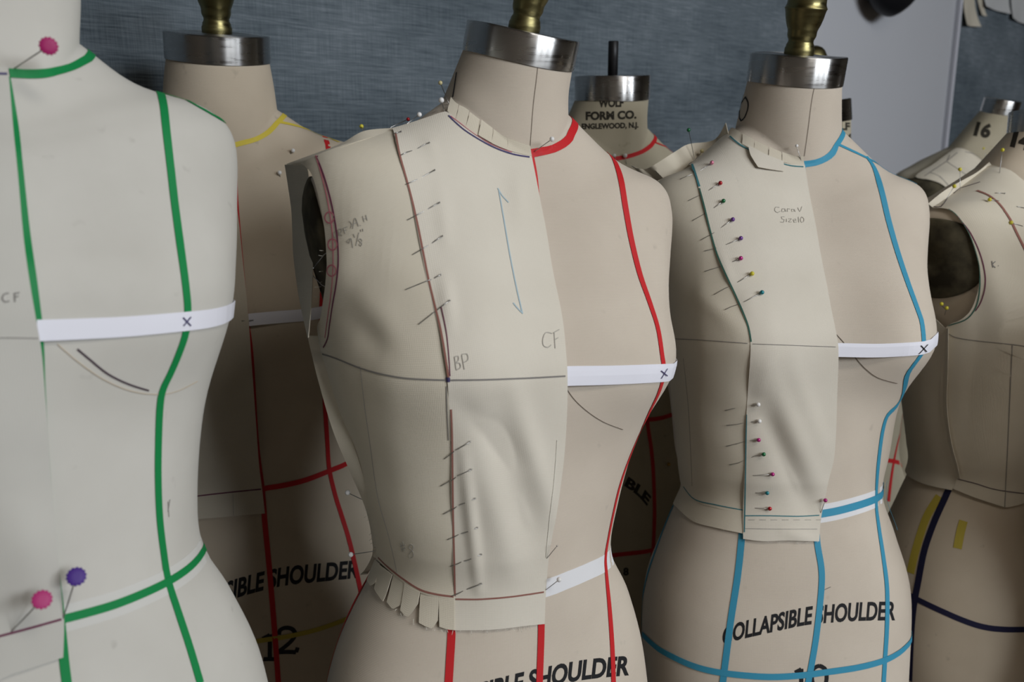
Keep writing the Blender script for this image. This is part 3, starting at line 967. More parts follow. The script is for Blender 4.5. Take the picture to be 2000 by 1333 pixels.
# --- green tapes
tape(A, 'green', [(18, 143), (60, 145), (100, 142), (140, 131), (172, 115)], .0055, ring_after(A, (172, 115), 2.6), label='green neck tape')
tape(A, 'green', [(10, 150), (26, 245), (34, 320), (48, 450), (62, 550), (69, 605), (73, 640), (76, 690), (79, 770), (90, 940), (102, 1080), (115, 1190), (121, 1250), (126, 1300), (131, 1340)], .0055, label='green centre front tape')
tape(A, 'green', [(311, 172), (319, 205), (325, 260), (333, 330), (341, 400), (351, 475), (361, 550), (366, 605), (362, 650), (349, 690), (333, 728), (318, 760), (312, 790), (309, 850), (308, 930), (311, 1010), (319, 1080), (328, 1135), (347, 1195), (370, 1265), (391, 1336)], .0055, label='green princess line tape')
tape(A, 'green', [(124, 1209), (170, 1197), (224, 1181), (280, 1159), (328, 1136), (365, 1112), (388, 1089), (400, 1069)], .0055, ring_after(A, (400, 1069), 3.0), off=.0008, label='green waist tape')
tape(A, 'green', [(312, 172), (350, 189), (396, 214), (438, 238)], .004, label='green shoulder tape')
tape(A, 'band_a', [(124, 1209), (170, 1197), (224, 1181), (280, 1159), (328, 1136), (365, 1112), (388, 1089), (400, 1069)], .017, ring_after(A, (400, 1069), 3.0), 'waist_band', off=.0001, th=.00025, cross=4, label='white cotton waist band')
tape(A, 'elastic', [(72, 646), (150, 643), (250, 638), (362, 628), (410, 622), (440, 614), (457, 604)], .0125, ring_after(A, (457, 604), 2.9, target=A.taut), 'bust_band', off=.0006, target=A.taut, cross=4, label='white elastic bust band')
strokes('bust_mark', A.taut, [[(355, 620), (370, 636)], [(370, 619), (356, 636)]], .0008, M['pen_blue'], A.root, off=.0014)
strokes('seam_stitching', A.body, [[(112, 672), (150, 705), (200, 740), (250, 762), (296, 770), (340, 766), (385, 745)]], .0006, M['linen_tan'], A.root)
strokes('pen_line', A.body, [[(151, 682), (175, 702), (210, 730), (250, 750), (290, 763)]], .0011, M['pen_dark'], A.root)
strokes('pencil_smudge', A.body, [[(327, 980), (329, 1010)], [(331, 976), (327, 1000)]], .0004, M['pencil_light'], A.root)

# --- tan form behind: yellow neck and shoulder, red body tapes
tape(L, 'yellow', [(445, 287), (470, 280), (500, 272), (525, 258), (540, 242)], .006, ring_after(L, (540, 242), 2.6), label='yellow neck tape')
tape(L, 'yellow', [(543, 238), (575, 245), (603, 254), (640, 269), (662, 278)], .0045, label='yellow shoulder tape')
tape(L, 'red', [(634, 267), (638, 277), (641, 290), (645, 330), (640, 450), (628, 600), (633, 760), (639, 866), (643, 918), (655, 970), (667, 1008), (680, 1050), (690, 1090), (705, 1160), (722, 1250), (735, 1340)], .0065, label='red princess line tape')
tape(L, 'red', [(455, 300), (462, 420), (478, 600), (490, 700), (500, 860), (512, 958), (518, 1030), (526, 1111), (536, 1230), (544, 1340)], .0065, label='red centre front tape')
tape(L, 'red', [(430, 972), (513, 955), (555, 948), (596, 938), (643, 920), (676, 906), (700, 888)], .0068, ring_after(L, (700, 888), 2.9), off=.0010, label='red waist tape')
tape(L, 'elastic', [(460, 628), (486, 625), (540, 620), (600, 615), (650, 606)], .0145, ring_after(L, (650, 606), 2.8, target=L.taut), 'bust_band', off=.0004, target=L.taut, cross=4, label='white elastic bust band')
tape(L, 'yellow_faded', [(470, 1258), (520, 1250), (560, 1244), (620, 1230), (680, 1208), (720, 1185)], .006, ring_after(L, (720, 1185), 2.5), label='faded yellow hip tape')
text_on('printed_words', 'COLLAPSIBLE SHOULDER', L.body, along([(318, 1215), (400, 1190), (462, 1167), (545, 1145), (620, 1136), (700, 1128)], [38, 33], 3), M['black'], L.root, bold=.035)
def numeral(f, which, at, h, name='printed_numeral', w=.0052, mat='black'):
    x, y = at
    g = {'1': [[(-.30, -.82), (-.05, -.95), (0, -1)], [(0, -1), (0, -.02)], [(-.26, 0), (.26, 0)]],
         '2': [[(-.34, -.72), (-.30, -.90), (-.10, -1), (.14, -.98), (.30, -.84), (.28, -.62), (.10, -.40), (-.20, -.15), (-.38, -.02)], [(-.38, -.01), (.10, -.02), (.36, 0)], [(.36, 0), (.42, -.2)]],
         '0': [[(0, -1), (.24, -.88), (.33, -.5), (.24, -.12), (0, 0), (-.24, -.12), (-.33, -.5), (-.24, -.88), (0, -1)]],
         '4': [[(.12, 0), (.12, -1), (-.36, -.3), (.34, -.3)]],
         '6': [[(.26, -.88), (.05, -1), (-.2, -.84), (-.3, -.45), (-.2, -.1), (.02, 0), (.24, -.1), (.3, -.3), (.2, -.5), (0, -.55), (-.26, -.4)]]}
    return strokes(name, f.body, [[(x + a*h - .12*h*b*0, y + b*h) for a, b in l] for l in g[which]], w, M[mat], f.root, off=.0003, smooth=which not in '14')
numeral(L, '1', (527, 1288), 48); numeral(L, '2', (561, 1275), 48)

# --- red tapes
tape(B, 'red', [(1036, 300), (1058, 296), (1080, 291), (1100, 281), (1112, 270), (1116, 260)], .0075, ring_after(B, (1116, 260), 2.6), label='red neck tape')
tape(B, 'red', [(1036, 305), (1043, 345), (1049, 400), (1070, 530), (1088, 650), (1092, 740), (1088, 860), (1073, 1000), (1058, 1130), (1058, 1170), (1057, 1215), (1056, 1260), (1053, 1340)], .0065, label='red centre front tape')
tape(B, 'red', [(1186, 296), (1200, 315), (1212, 350), (1222, 410), (1233, 470), (1249, 535), (1268, 590), (1284, 640), (1292, 690), (1296, 728), (1287, 765), (1268, 805), (1245, 855), (1225, 905), (1210, 950), (1198, 1000), (1188, 1050), (1182, 1090), (1184, 1125), (1190, 1190), (1195, 1260), (1198, 1340)], .0062, label='red princess line tape')
tape(B, 'red', [(877, 1150), (880, 1200), (882, 1235), (879, 1290), (876, 1340)], .0068, label='red princess line tape on the near hip')
tape(B, 'red', [(738, 1080), (724, 1118), (691, 1181), (669, 1230), (647, 1293), (637, 1340)], .006, label='red side seam tape')
tape(B, 'cotton_tape', [(890, 1170), (980, 1168), (1064, 1150), (1110, 1133), (1150, 1116), (1182, 1100), (1198, 1082)], .0165, ring_after(B, (1198, 1082), 3.0), 'waist_band', off=.0001, th=.00025, cross=4, label='white twill waist band')
tape(B, 'elastic', [(1090, 738), (1107, 735), (1200, 733), (1296, 729), (1312, 727)], .0165, ring_after(B, (1312, 727), 2.8, target=B.taut), 'bust_band', off=.0006, target=B.taut, cross=4, label='white elastic bust band')
strokes('bust_mark', B.taut, [[(1301, 720), (1289, 739)], [(1289, 724), (1301, 734)]], .0008, M['pen_blue'], B.root, off=.0014)
strokes('seam_stitching', B.body, [[(1108, 762), (1124, 783), (1150, 806), (1180, 825), (1216, 839)]], .0004, M['thread'], B.root)
strokes('neck_seam', B.body, [[(1051, 124), (1047, 160), (1041, 210), (1035, 290)]], .0003, M['thread'], B.root)
strokes('printed_numeral', B.body, [[(892, 142), (889, 165), (885, 190)]], .0015, M['black'], B.root)
text_on('printed_words', 'COLLAPSIBLE SHOULDER', B.body, along([(795, 1408), (880, 1392), (960, 1368), (1050, 1345), (1140, 1327), (1228, 1318)], [42, 36], 4), M['black'], B.root, bold=.035)

# --- blue tapes
tape(C, 'blue', [(1570, 321), (1592, 318), (1612, 310), (1626, 299), (1632, 284)], .0075, ring_after(C, (1632, 284), 2.6), label='blue neck tape')
tape(C, 'blue', [(1634, 281), (1687, 306), (1730, 328), (1768, 347), (1790, 360)], .0035, label='blue shoulder tape')
tape(C, 'blue', [(1567, 322), (1572, 390), (1594, 510), (1619, 640), (1623, 690), (1618, 850), (1602, 950), (1594, 1010), (1596, 1060), (1604, 1110), (1604, 1150), (1597, 1220), (1590, 1270), (1577, 1340)], .0072, label='blue centre front tape')
tape(C, 'blue', [(1692, 306), (1708, 330), (1722, 375), (1735, 430), (1752, 490), (1772, 550), (1792, 605), (1801, 635), (1803, 682), (1788, 708), (1772, 732), (1765, 765), (1752, 792), (1733, 812), (1724, 840), (1718, 880), (1713, 930), (1711, 985), (1716, 1030), (1725, 1090), (1732, 1150), (1732, 1220), (1728, 1290), (1725, 1340)], .0070, label='blue princess line tape')
tape(C, 'blue', [(1450, 1030), (1448, 1060), (1441, 1125), (1428, 1209), (1420, 1270), (1411, 1340)], .0072, label='blue princess line tape on the near hip')
tape(C, 'blue', [(1322, 975), (1312, 996), (1288, 1056), (1264, 1127), (1252, 1190)], .0062, down_after(C, (1252, 1190), .2), label='blue side seam tape')
tape(C, 'blue', [(1256, 1240), (1275, 1258), (1297, 1274), (1352, 1300), (1408, 1314), (1492, 1322), (1557, 1320), (1622, 1312), (1680, 1303), (1727, 1290), (1757, 1274), (1775, 1257)], .0072, ring_after(C, (1775, 1257), 3.0), off=.0010, label='blue hip tape')
tape(C, 'cotton_tape', [(1470, 1010), (1540, 1010), (1602, 1004), (1655, 993), (1711, 974), (1730, 955)], .0205, ring_after(C, (1730, 955), 3.0), 'waist_band', off=.0001, th=.00025, cross=4, label='white twill waist band')
tape(C, 'blue', [(1540, 1010), (1602, 1004), (1655, 993), (1711, 974), (1730, 955)], .0085, ring_after(C, (1730, 955), 3.0), off=.0012, label='blue waist tape')
tape(C, 'elastic', [(1620, 684), (1640, 684), (1720, 685), (1803, 680), (1822, 671), (1832, 662)], .0150, ring_after(C, (1832, 662), 2.8, target=C.taut), 'bust_band', off=.0006, target=C.taut, cross=4, label='white elastic bust band')
strokes('bust_mark', C.taut, [[(1810, 673), (1793, 691)], [(1797, 675), (1808, 687)]], .0009, M['black'], C.root, off=.0014)
strokes('seam_stitching', C.body, [[(1630, 650), (1650, 672), (1670, 698), (1690, 720), (1715, 738), (1752, 749)]], .0006, M['thread'], C.root)
strokes('neck_seam', C.body, [[(1591, 168), (1585, 200), (1578, 255), (1571, 305)]], .00035, M['thread'], C.root)
strokes('loose_tape_end', C.body, [[(1731, 940), (1734, 985), (1740, 1010), (1745, 1035)]], .0035, M['blue'], C.root, off=.004)
text_on('printed_words', 'COLLAPSIBLE SHOULDER', C.body, along([(1410, 1260), (1440, 1250), (1500, 1236), (1570, 1221), (1618, 1216), (1680, 1212), (1748, 1211)], [33, 35], 3), M['black'], C.root, bold=.03)
numeral(C, '1', (1565, 1347), 40, w=.0046); numeral(C, '0', (1600, 1345), 44, w=.0046)
strokes('printed_numeral', C.body, [[(1456, 190), (1461, 199), (1461, 212), (1455, 229), (1448, 236), (1445, 231), (1445, 217), (1449, 201), (1456, 190)], [(1448, 186), (1442, 202), (1440, 224)]], .0019, M['black'], C.root)
strokes('pencil_tick', C.body, [[(1609, 1153), (1622, 1147)]], .0006, M['pencil'], C.root)

# --- aged forms at the back
tape(W1, 'red', [(1190, 312), (1225, 306), (1255, 296), (1272, 284), (1279, 274)], .006, ring_after(W1, (1279, 274), 2.6), label='red neck tape')
tape(W1, 'red', [(1280, 279), (1300, 287), (1318, 296)], .003, label='red shoulder tape')
tape(W1, 'red', [(1262, 800), (1266, 840), (1272, 880), (1276, 930), (1278, 1000), (1276, 1060), (1270, 1140)], .0062, label='red centre front tape')
tape(W1, 'red', [(1240, 818), (1265, 820), (1290, 817), (1320, 808)], .0062, ring_after(W1, (1320, 808), 2.8), label='red waist tape')
tape(W1, 'red', [(1180, 1087), (1215, 1083), (1265, 1077), (1310, 1066)], .0062, ring_after(W1, (1310, 1066), 2.8), label='red hip tape')
def stencil(f, s, base, h, lean=0, bold=.05): return text_on('stencilled_words', s, f.body, along(base, h, lean), M['stencil'], f.root, bold=bold, off=.0002)
stencil(W1, 'WOLF', [(1169, 209), (1218, 208)], 15); stencil(W1, 'FORM CO.', [(1144, 234), (1192, 233), (1243, 231)], 15); stencil(W1, 'ENGLEWOOD, N.J.', [(1136, 252), (1190, 251), (1247, 249)], 10)
stencil(W1, 'BLE', [(1219, 948), (1245, 967), (1264, 988)], 16, 8); stencil(W1, '8', [(1217, 1124), (1228, 1124)], 14)
tape(W2, 'red', [(1769, 790), (1762, 830), (1752, 870), (1744, 910), (1739, 945), (1735, 980)], .0075, label='red princess line tape')
tape(W2, 'red', [(1700, 902), (1735, 900), (1755, 904), (1770, 908)], .0075, label='red waist tape')
stencil(W2, 'WOLF', [(1602, 252), (1660, 254)], 14); stencil(W2, 'FORM', [(1606, 272), (1664, 276)], 14); stencil(W2, 'ENGLEWOOD', [(1600, 285), (1658, 288)], 8)
stencil(F16, '16', [(1901, 263), (1932, 269)], 24, 7, .06); 
stencil(F14, '14', [(1973, 284), (2012, 294)], 30, 8, .06)
tape(F14, 'navy', [(1858, 945), (1845, 975), (1825, 1020), (1806, 1075), (1793, 1140), (1785, 1185), (1780, 1240), (1776, 1330)], .0085, label='navy side seam tape')
tape(F14, 'navy', [(1770, 1158), (1785, 1168), (1830, 1190), (1880, 1212), (1920, 1225), (1960, 1230), (2010, 1230)], .0075, label='navy hip tape')
tape(F14, 'yellow_faded', [(1882, 1018), (1876, 1040), (1870, 1072)], .010, label='short strip of faded yellow tape')
tape(F14, 'yellow_faded', [(1835, 970), (1810, 1010), (1790, 1070), (1778, 1120)], .011, off=.0001, label='faded yellow tape along the side')
# round arm plates
def arm_plate(f, ph0, s0, dph, ds, off=.0022):
    """oval plate set into the armhole, following the form's side"""
    V = []; seg = 48
    for a, o in [(1.0, -.0015), (1.0, off), (.94, off + .0006), (.8, off + .0008), (.6, off + .001), (.4, off + .001), (.16, off + .001), (.13, off - .0015), (0, off - .0015)]:
        t = np.linspace(0, 2*np.pi, seg, endpoint=False)
        V += list(f.body.P(ph0 + dph*a*np.cos(t), s0 + ds*a*np.sin(t), o))
    o = mesh('arm_plate', V, grid_faces(9, seg, True), M['plate'], f.root)
    o['label'] = 'dark metal arm plate'
arm_plate(B, -1.85, 9.3, .42, 1.35)
arm_plate(F14, -1.62, 9.35, .38, 1.15)
arm_plate(F16, -1.55, 9.9, .40, 1.0)

# ---------------------------------------------------------------- draped muslin
def to_uv(surface, pts, step=10.0):
    """mixed list of pixels and ('p', ph, s) -> array of (ph, s)"""
    out = []; run = []
    def flush():
        if len(run) == 1: out.append(surface.uv(*run[0]))
        elif run: out.extend(surface.uv(x, y) for x, y in dense(run, step))
        run.clear()
    for p in pts:
        if p[0] == 'p':
            flush(); out.append((p[1], p[2]))
        else: run.append(p)
    flush()
    return np.array(out)
def resample(surface, uv, n):
    fine = np.concatenate([uv[:1]] + [uv[i] + (uv[i+1]-uv[i])*np.linspace(0, 1, 7)[1:, None] for i in range(len(uv)-1)])
    W = surface.P(fine[:, 0], fine[:, 1])
    d = np.r_[0, np.cumsum(np.linalg.norm(np.diff(W, axis=0), axis=1))]; d /= d[-1]
    t = np.linspace(0, 1, n)
    return np.stack([np.interp(t, d, fine[:, 0]), np.interp(t, d, fine[:, 1])], -1)
def shell(name, G, mat, parent, th=.0007, uv=None):
    ns, n = G.shape[:2]
    dp = np.gradient(G, axis=1); ds = np.gradient(G, axis=0)
    N = np.cross(dp, ds); N /= np.linalg.norm(N, axis=-1, keepdims=True) + 1e-12
    view = CAM - G
    if (N * view).sum(-1).mean() < 0: N = -N
    top = (G + N*th).reshape(-1, 3); bot = G.reshape(-1, 3); m = len(top)
    F = grid_faces(ns, n); F += [tuple(m + k for k in f[::-1]) for f in F]
    ring = [j for j in range(n)] + [i*n + n-1 for i in range(1, ns)] + [(ns-1)*n + j for j in range(n-2, -1, -1)] + [i*n for i in range(ns-2, 0, -1)]
    for k in range(len(ring)):
        x, y = ring[k], ring[(k+1) % len(ring)]; F.append((x, m+x, m+y, y))
    if uv is None:
        u = np.cumsum(np.r_[0, np.linalg.norm(np.diff(G[ns//2], axis=0), axis=1)]); v = np.cumsum(np.r_[0, np.linalg.norm(np.diff(G[:, n//2], axis=0), axis=1)])
        uu, vv = np.meshgrid(u, v); uv = np.stack([uu, vv], -1).reshape(-1, 2)
    o = mesh(name, np.concatenate([top, bot]), F, mat, parent, uv=np.concatenate([uv, uv]))
    es = o.modifiers.new('edge', 'EDGE_SPLIT'); es.split_angle = math.radians(60)
    return o, Sheet(G + N*th, N)
def seg_dist(P, a, b):
    ab = b - a; t = np.clip(((P - a) @ ab) / (ab @ ab), 0, 1)
    return np.linalg.norm(P - (a + t[..., None]*ab), axis=-1), t
def panel(name, surface, top, bottom, left, right, nr, nc, mat, parent, off=0.0, th=.0007, folds=(), seed=1, wave=.0007):
    T, Bt, Lf, R = (resample(surface, to_uv(surface, e), n) for e, n in ((top, nc), (bottom, nc), (left, nr), (right, nr)))
    u = np.linspace(0, 1, nc)[None, :, None]; v = np.linspace(0, 1, nr)[:, None, None]
    T, Bt, Lf, R = (surface.P(e[:, 0], e[:, 1]) for e in (T, Bt, Lf, R))
    Q = ((1-v)*T[None] + v*Bt[None] + (1-u)*Lf[:, None] + u*R[:, None]
         - ((1-u)*(1-v)*T[0] + u*(1-v)*T[-1] + (1-u)*v*Bt[0] + u*v*Bt[-1]))
    G = np.empty_like(Q); Nn = np.empty_like(Q)
    for i in range(nr):
        for j in range(nc): G[i, j], Nn[i, j] = surface.near(Q[i, j])
    G = G + Nn*off
    rng = np.random.RandomState(seed)
    d = np.zeros(G.shape[:2])
    for _ in range(5):
        k = rng.normal(size=3); k = k/np.linalg.norm(k)*rng.uniform(40, 110)
        d += wave*.5*np.sin(G @ k + rng.uniform(0, 6))
    for (x0, y0), (x1, y1), amp, wd in folds:
        a, b = surface.hit(x0, y0)[0], surface.hit(x1, y1)[0]
        q, t = seg_dist(G, a, b)
        d += 2.0*amp*np.exp(-(q/wd)**2)*(.35 + .65*np.sin(np.pi*np.clip(t, .02, .98)))
    G = G + Nn*(np.maximum(d, -.0024) + .0)[..., None]
    return shell(name, G, mat, parent, th)
def between(name, P, Q, mat, parent, n=6, th=.0006, curl=0.0):
    """cloth strip spanned between two world polylines of equal length"""
    P = np.asarray(P); Q = np.asarray(Q)
    t = np.linspace(0, 1, n)[None, :, None]
    G = P[:, None]*(1-t) + Q[:, None]*t
    if curl:
        w = np.sin(np.linspace(0, 9, len(P)))[:, None]*np.linspace(0, 1, n)[None]*curl
        G = G + w[..., None]*np.array([0, -1, .3])
    return shell(name, G, mat, parent, th)
def world_line(target, px, n):
    P = [target.hit(x, y)[0] for x, y in dense(px, 6)]
    P = np.array(P); d = np.r_[0, np.cumsum(np.linalg.norm(np.diff(P, axis=0), axis=1))]; d /= d[-1]
    t = np.linspace(0, 1, n)
    return np.stack([np.interp(t, d, P[:, k]) for k in range(3)], -1)
def free_line(px, depths, n):
    """pixel polyline placed at given depths (metres from the lens)"""
    D = np.array(dense(px, 6)); d = np.r_[0, np.cumsum(np.linalg.norm(np.diff(D, axis=0), axis=1))]; d /= d[-1]
    t = np.linspace(0, 1, n); dep = np.interp(t, np.linspace(0, 1, len(depths)), depths)
    return np.array([unproject(np.interp(a, d, D[:, 0]), np.interp(a, d, D[:, 1]), z) for a, z in zip(t, dep)])
def fin(name, target, inner, outer, mat, parent, n=40, dd=.0, curl=0.0, th=.0006):
    P = world_line(target, inner, n)
    Q = free_line(outer, [depth_of(p) + dd for p in P], n)
    return between(name, P, Q, mat, parent, 5, th, curl)
def lines(name, target, px, width, mat, parent, off=.00025, smooth=True, step=6.0):
    return strokes(name, target, [px], width, M[mat], parent, off, .0002, step, smooth)
def fray(parent, target, segs, seed, depth_off=0.0, length=10, per=9.0, r=.00022):
    """loose threads along a cut edge"""
    rng = random.Random(seed); parts = []
    for px, (dx, dy) in segs:
        for x, y in linear(px, per):
            if rng.random() < .35: continue
            p, n, _, _ = target.hit(x, y)
            L_ = length*rng.uniform(.4, 1.5)
            q = unproject(x + dx*L_ + rng.uniform(-4, 4), y + dy*L_ + rng.uniform(-3, 3), depth_of(p) - .002)
            mid = (p + q)/2 + n*.001
            parts.append(tube_geo([p + n*.0006, mid, q], r, 4))
    V, F = join_geo(parts)
    return tag(mesh('frayed_threads', V, F, M['thread_white'], parent), kind='stuff')
def bodice(key, label, cat='bodice'):
    f = FM[key]
    root = empty('muslin_bodice', np.array(f.body.P(np.array([-.6]), np.array([4.0]))[0]))
    tag(root, label, cat, 'half muslins draped on the dress forms')
    return root

# ================= B: muslin on the red taped form
DB0 = get_drape(B, .85, .0016)
wl = np.exp(-((PHG + 1.65)/.55)**2)[None, :]*np.exp(-((SG - 11.0)/1.3)**2)[:, None]          # the muslin stands off the near shoulder
DB = Surface(DB0.W + wl[..., None]*(np.array([0, 0, .011]) + DB0.N*.010))
rb = bodice('B', 'cream muslin half bodice marked with purple and red lines, on the red taped form')
seamB = [(768, 256), (776, 300), (787, 340), (800, 388), (812, 440), (822, 490), (833, 545), (845, 595), (857, 640), (866, 690), (874, 742), (877, 790), (880, 850), (881, 920), (882, 1000), (884, 1080), (886, 1130), (888, 1172)]
seamB_low = seamB + [(888, 1200), (888, 1231)]
cfB = [(1036, 306), (1045, 348), (1056, 410), (1070, 480), (1084, 560), (1099, 640), (1105, 700), (1106, 740), (1105, 800), (1101, 870), (1092, 945), (1080, 1030), (1068, 1105), (1064, 1160), (1063, 1190), (1062, 1218)]
foldsB = [((838, 285), (870, 470), .0016, .006), ((866, 540), (880, 640), .0014, .006), ((905, 880), (935, 1150), .0018, .005), ((960, 800), (1050, 1080), -.0016, .014), ((930, 870), (1000, 1120), .0016, .012), ((1000, 760), (1075, 1010), .0018, .010), ((1010, 340), (1010, 430), .0010, .008), ((890, 780), (1010, 900), -.0012, .010)]
cpo, CPB = panel('centre_front_panel', DB, [(768, 256), (800, 246), (840, 233), (872, 223), (890, 238), (915, 258), (960, 284), (1000, 299), (1036, 306)], [(888, 1231), (930, 1230), (970, 1227), (1015, 1222), (1062, 1218)], seamB_low, cfB, 150, 48, M['muslin_b'], rb, .0014, folds=foldsB, seed=3)
armB = [(590, 320), (608, 334), (620, 365), (629, 410), (637, 455), (642, 495), (644, 520), (641, 555), (635, 590), (629, 625), (617, 650), (604, 658)]
sideB = [(602, 658), (627, 690), (645, 745), (668, 810), (695, 880), (714, 945), (729, 1010), (736, 1060), (738, 1092)]
spo, SPB = panel('side_front_panel', DB, [(590, 320), (640, 297), (700, 275), (768, 258)], [(738, 1092), (760, 1112), (790, 1136), (822, 1156), (860, 1165), (888, 1170)], armB + sideB[1:], [(772, 256)] + seamB[1:], 130, 44, M['muslin'], rb, .0004, seed=5, folds=[((700, 420), (650, 620), .0010, .012), ((690, 560), (780, 660), .0012, .014), ((700, 640), (760, 690), -.0010, .012)])
ALLB = Multi(CPB, SPB)
# waist allowance cut into tabs
tabs = [([(738, 1092), (742, 1112), (738, 1138)], None)]
def tab(top, bottom, k):
    return panel('waist_tab', DB, top, bottom, [top[0], bottom[0]], [top[-1], bottom[-1]], 8, 8, M['muslin'], rb, .0002 + .0012*(k % 2), seed=20+k, wave=.0008)[1]
TB = [tab([(736, 1092), (746, 1102)], [(721, 1136), (728, 1147), (738, 1139)], 0),
      tab([(746, 1102), (770, 1122)], [(734, 1152), (750, 1176), (757, 1160)], 1),
      tab([(770, 1122), (793, 1139)], [(757, 1177), (768, 1191), (783, 1183)], 2),
      tab([(793, 1139), (822, 1157)], [(784, 1193), (797, 1207), (818, 1180)], 3),
      tab([(822, 1157), (858, 1166)], [(820, 1217), (846, 1228), (856, 1212)], 4),
      tab([(858, 1166), (888, 1171)], [(859, 1224), (874, 1229), (888, 1230)], 5)]
fray(rb, DB, [([(760, 1180), (800, 1206), (850, 1228), (885, 1231)], (-.2, .8)), ([(890, 1231), (970, 1228), (1062, 1219)], (.3, .8)), ([(634, 480), (632, 540), (622, 610)], (-1, .2)), ([(720, 985), (730, 1060)], (-.7, .4))], 4)
# neckline allowance, clipped
nk_line = [(874, 222), (890, 238), (915, 258), (960, 284), (1000, 299), (1036, 306)]
nk_top = [(882, 194), (892, 207), (908, 215), (927, 229), (953, 249), (978, 264), (1005, 275), (1034, 285)]
cuts = [0, .12, .25, .40, .56, .74, 1.0]
def cut_line(px, a, b):
    D = np.array(dense(px, 2)); d = np.r_[0, np.cumsum(np.linalg.norm(np.diff(D, axis=0), axis=1))]; d /= d[-1]
    return [(float(np.interp(t, d, D[:, 0])), float(np.interp(t, d, D[:, 1]))) for t in np.linspace(a, b, 4)]
for k in range(len(cuts)-1):
    top = cut_line(nk_top, cuts[k] + .006, cuts[k+1] - .006); bot = cut_line(nk_line, cuts[k], cuts[k+1])
    panel('neck_tab', DB, top, bot, [top[0], bot[0]], [top[-1], bot[-1]], 7, 8, M['muslin'], rb, .0012 + .0008*(k % 2), seed=40+k, wave=.0006)
# shoulder and side seam allowances standing off the form
fin('shoulder_allowance', DB, [(586, 322), (640, 300), (700, 277), (768, 258), (820, 243), (872, 224)], [(560, 321), (630, 296), (672, 279), (712, 257), (770, 251), (800, 246), (868, 219)], M['muslin'], rb, 46, .012)
fin('side_seam_allowance', DB, sideB, [(601, 656), (611, 700), (628, 765), (652, 845), (684, 920), (710, 980), (722, 1020), (729, 1065), (731, 1088)], M['muslin'], rb, 46, .004)
fin('side_seam_allowance', DB, [(736, 1070), (735, 1085), (728, 1105), (718, 1122)], [(729, 1070), (727, 1085), (716, 1108), (704, 1124)], M['muslin'], rb, 12, .004)
# back panel, seen past the armhole
back_edge = [(586, 322), (572, 318), (559, 322)]
def back_panel(f, surface, root, px_outer, px_inner, mat, dd0, name='back_panel'):
    P = free_line(px_inner, dd0[0], 30); Q = free_line(px_outer, dd0[1], 30)
    return between(name, P, Q, mat, root, 10)
dB = depth_of(DB.hit(615, 450)[0])
back_panel(B, DB, rb, [(557, 322), (563, 360), (570, 410), (572, 450), (574, 500), (583, 570), (594, 625), (602, 660)], [(600, 318), (606, 360), (611, 410), (612, 460), (612, 520), (610, 580), (606, 630), (603, 660)], M['muslin'], ([dB + .035]*3 + [dB + .02], [dB + .075]*3 + [dB + .03]))
# marks
lines('bust_line', ALLB, [(630, 692), (655, 700), (700, 718), (740, 730), (790, 739), (840, 742), (875, 743)], .0013, 'pencil', rb)
lines('bust_line', ALLB, [(878, 743), (950, 742), (1030, 739), (1104, 735)], .0013, 'pencil', rb)
strokes('bust_point_dot', ALLB, [[(871, 742), (879, 742)]], .0035, M['pen_blue'], rb, .0005)
lines('armhole_line', SPB, [(616, 303), (626, 325), (637, 357), (647, 395), (655, 435), (660, 475), (661, 515), (657, 555), (650, 595), (644, 635), (640, 662), (632, 679)], .0014, 'pen_purple', rb)
lines('armhole_line', SPB, [(617, 304), (628, 340), (640, 390), (648, 440), (651, 490), (650, 540), (646, 580), (639, 630), (635, 660)], .0011, 'pen_pink', rb)
for i, (x, y) in enumerate([(644, 425), (650, 478), (648, 529)]):
    lines('pink_circle', SPB, [(x + 9*math.cos(a), y + 11*math.sin(a)) for a in np.linspace(0, 2*math.pi, 13)], .0012, 'pen_pink', rb)
lines('princess_line', CPB, [(773, 262), (780, 300), (791, 340), (804, 388), (816, 440), (826, 490), (837, 545), (849, 595), (860, 640), (869, 690), (876, 738)], .0015, 'pen_red', rb)
lines('princess_line', CPB, [(881, 800), (883, 850), (884, 920), (885, 1000), (887, 1080), (889, 1165)], .0014, 'pen_red', rb)
lines('pencil_seam_line', SPB, [(872, 755), (873, 800), (876, 860)], .0008, 'pencil', rb)
lines('pencil_seam_line', CPB, [(862, 600), (872, 650), (877, 700), (879, 735)], .0008, 'pen_purple', rb)
lines('waist_line', SPB, [(739, 1090), (760, 1110), (790, 1133), (822, 1153), (855, 1162), (886, 1166)], .0016, 'pen_red', rb)
lines('waist_line', CPB, [(890, 1171), (940, 1171), (1000, 1166), (1062, 1157)], .0014, 'pen_red', rb)
lines('neck_line', CPB, [(876, 226), (890, 240), (915, 260), (960, 286), (1000, 301), (1034, 307)], .0013, 'pen_blue', rb)
lines('neck_line', CPB, [(880, 227), (900, 242), (930, 264), (960, 281), (1000, 297)], .0009, 'pen_pink', rb)
lines('chalk_grain_line', CPB, [(974, 372), (984, 430), (996, 500), (1008, 560), (1020, 612)], .0011, 'chalk', rb)
lines('chalk_grain_line', CPB, [(972, 368), (980, 382), (993, 396)], .0011, 'chalk', rb)
lines('chalk_grain_line', CPB, [(1002, 592), (1011, 603), (1021, 613)], .0011, 'chalk', rb)
lines('pencil_line', SPB, [(704, 716), (712, 790), (722, 860), (738, 970), (760, 1050), (776, 1120)], .0004, 'pencil_light', rb)
lines('front_edge_fold', CPB, [(1088, 860), (1083, 930), (1074, 1010), (1066, 1090)], .0007, 'thread_white', rb)
def writing(name, target, strks, width, mat, parent): return strokes(name, target, strks, width, M[mat], parent, .0003, step=3.0)
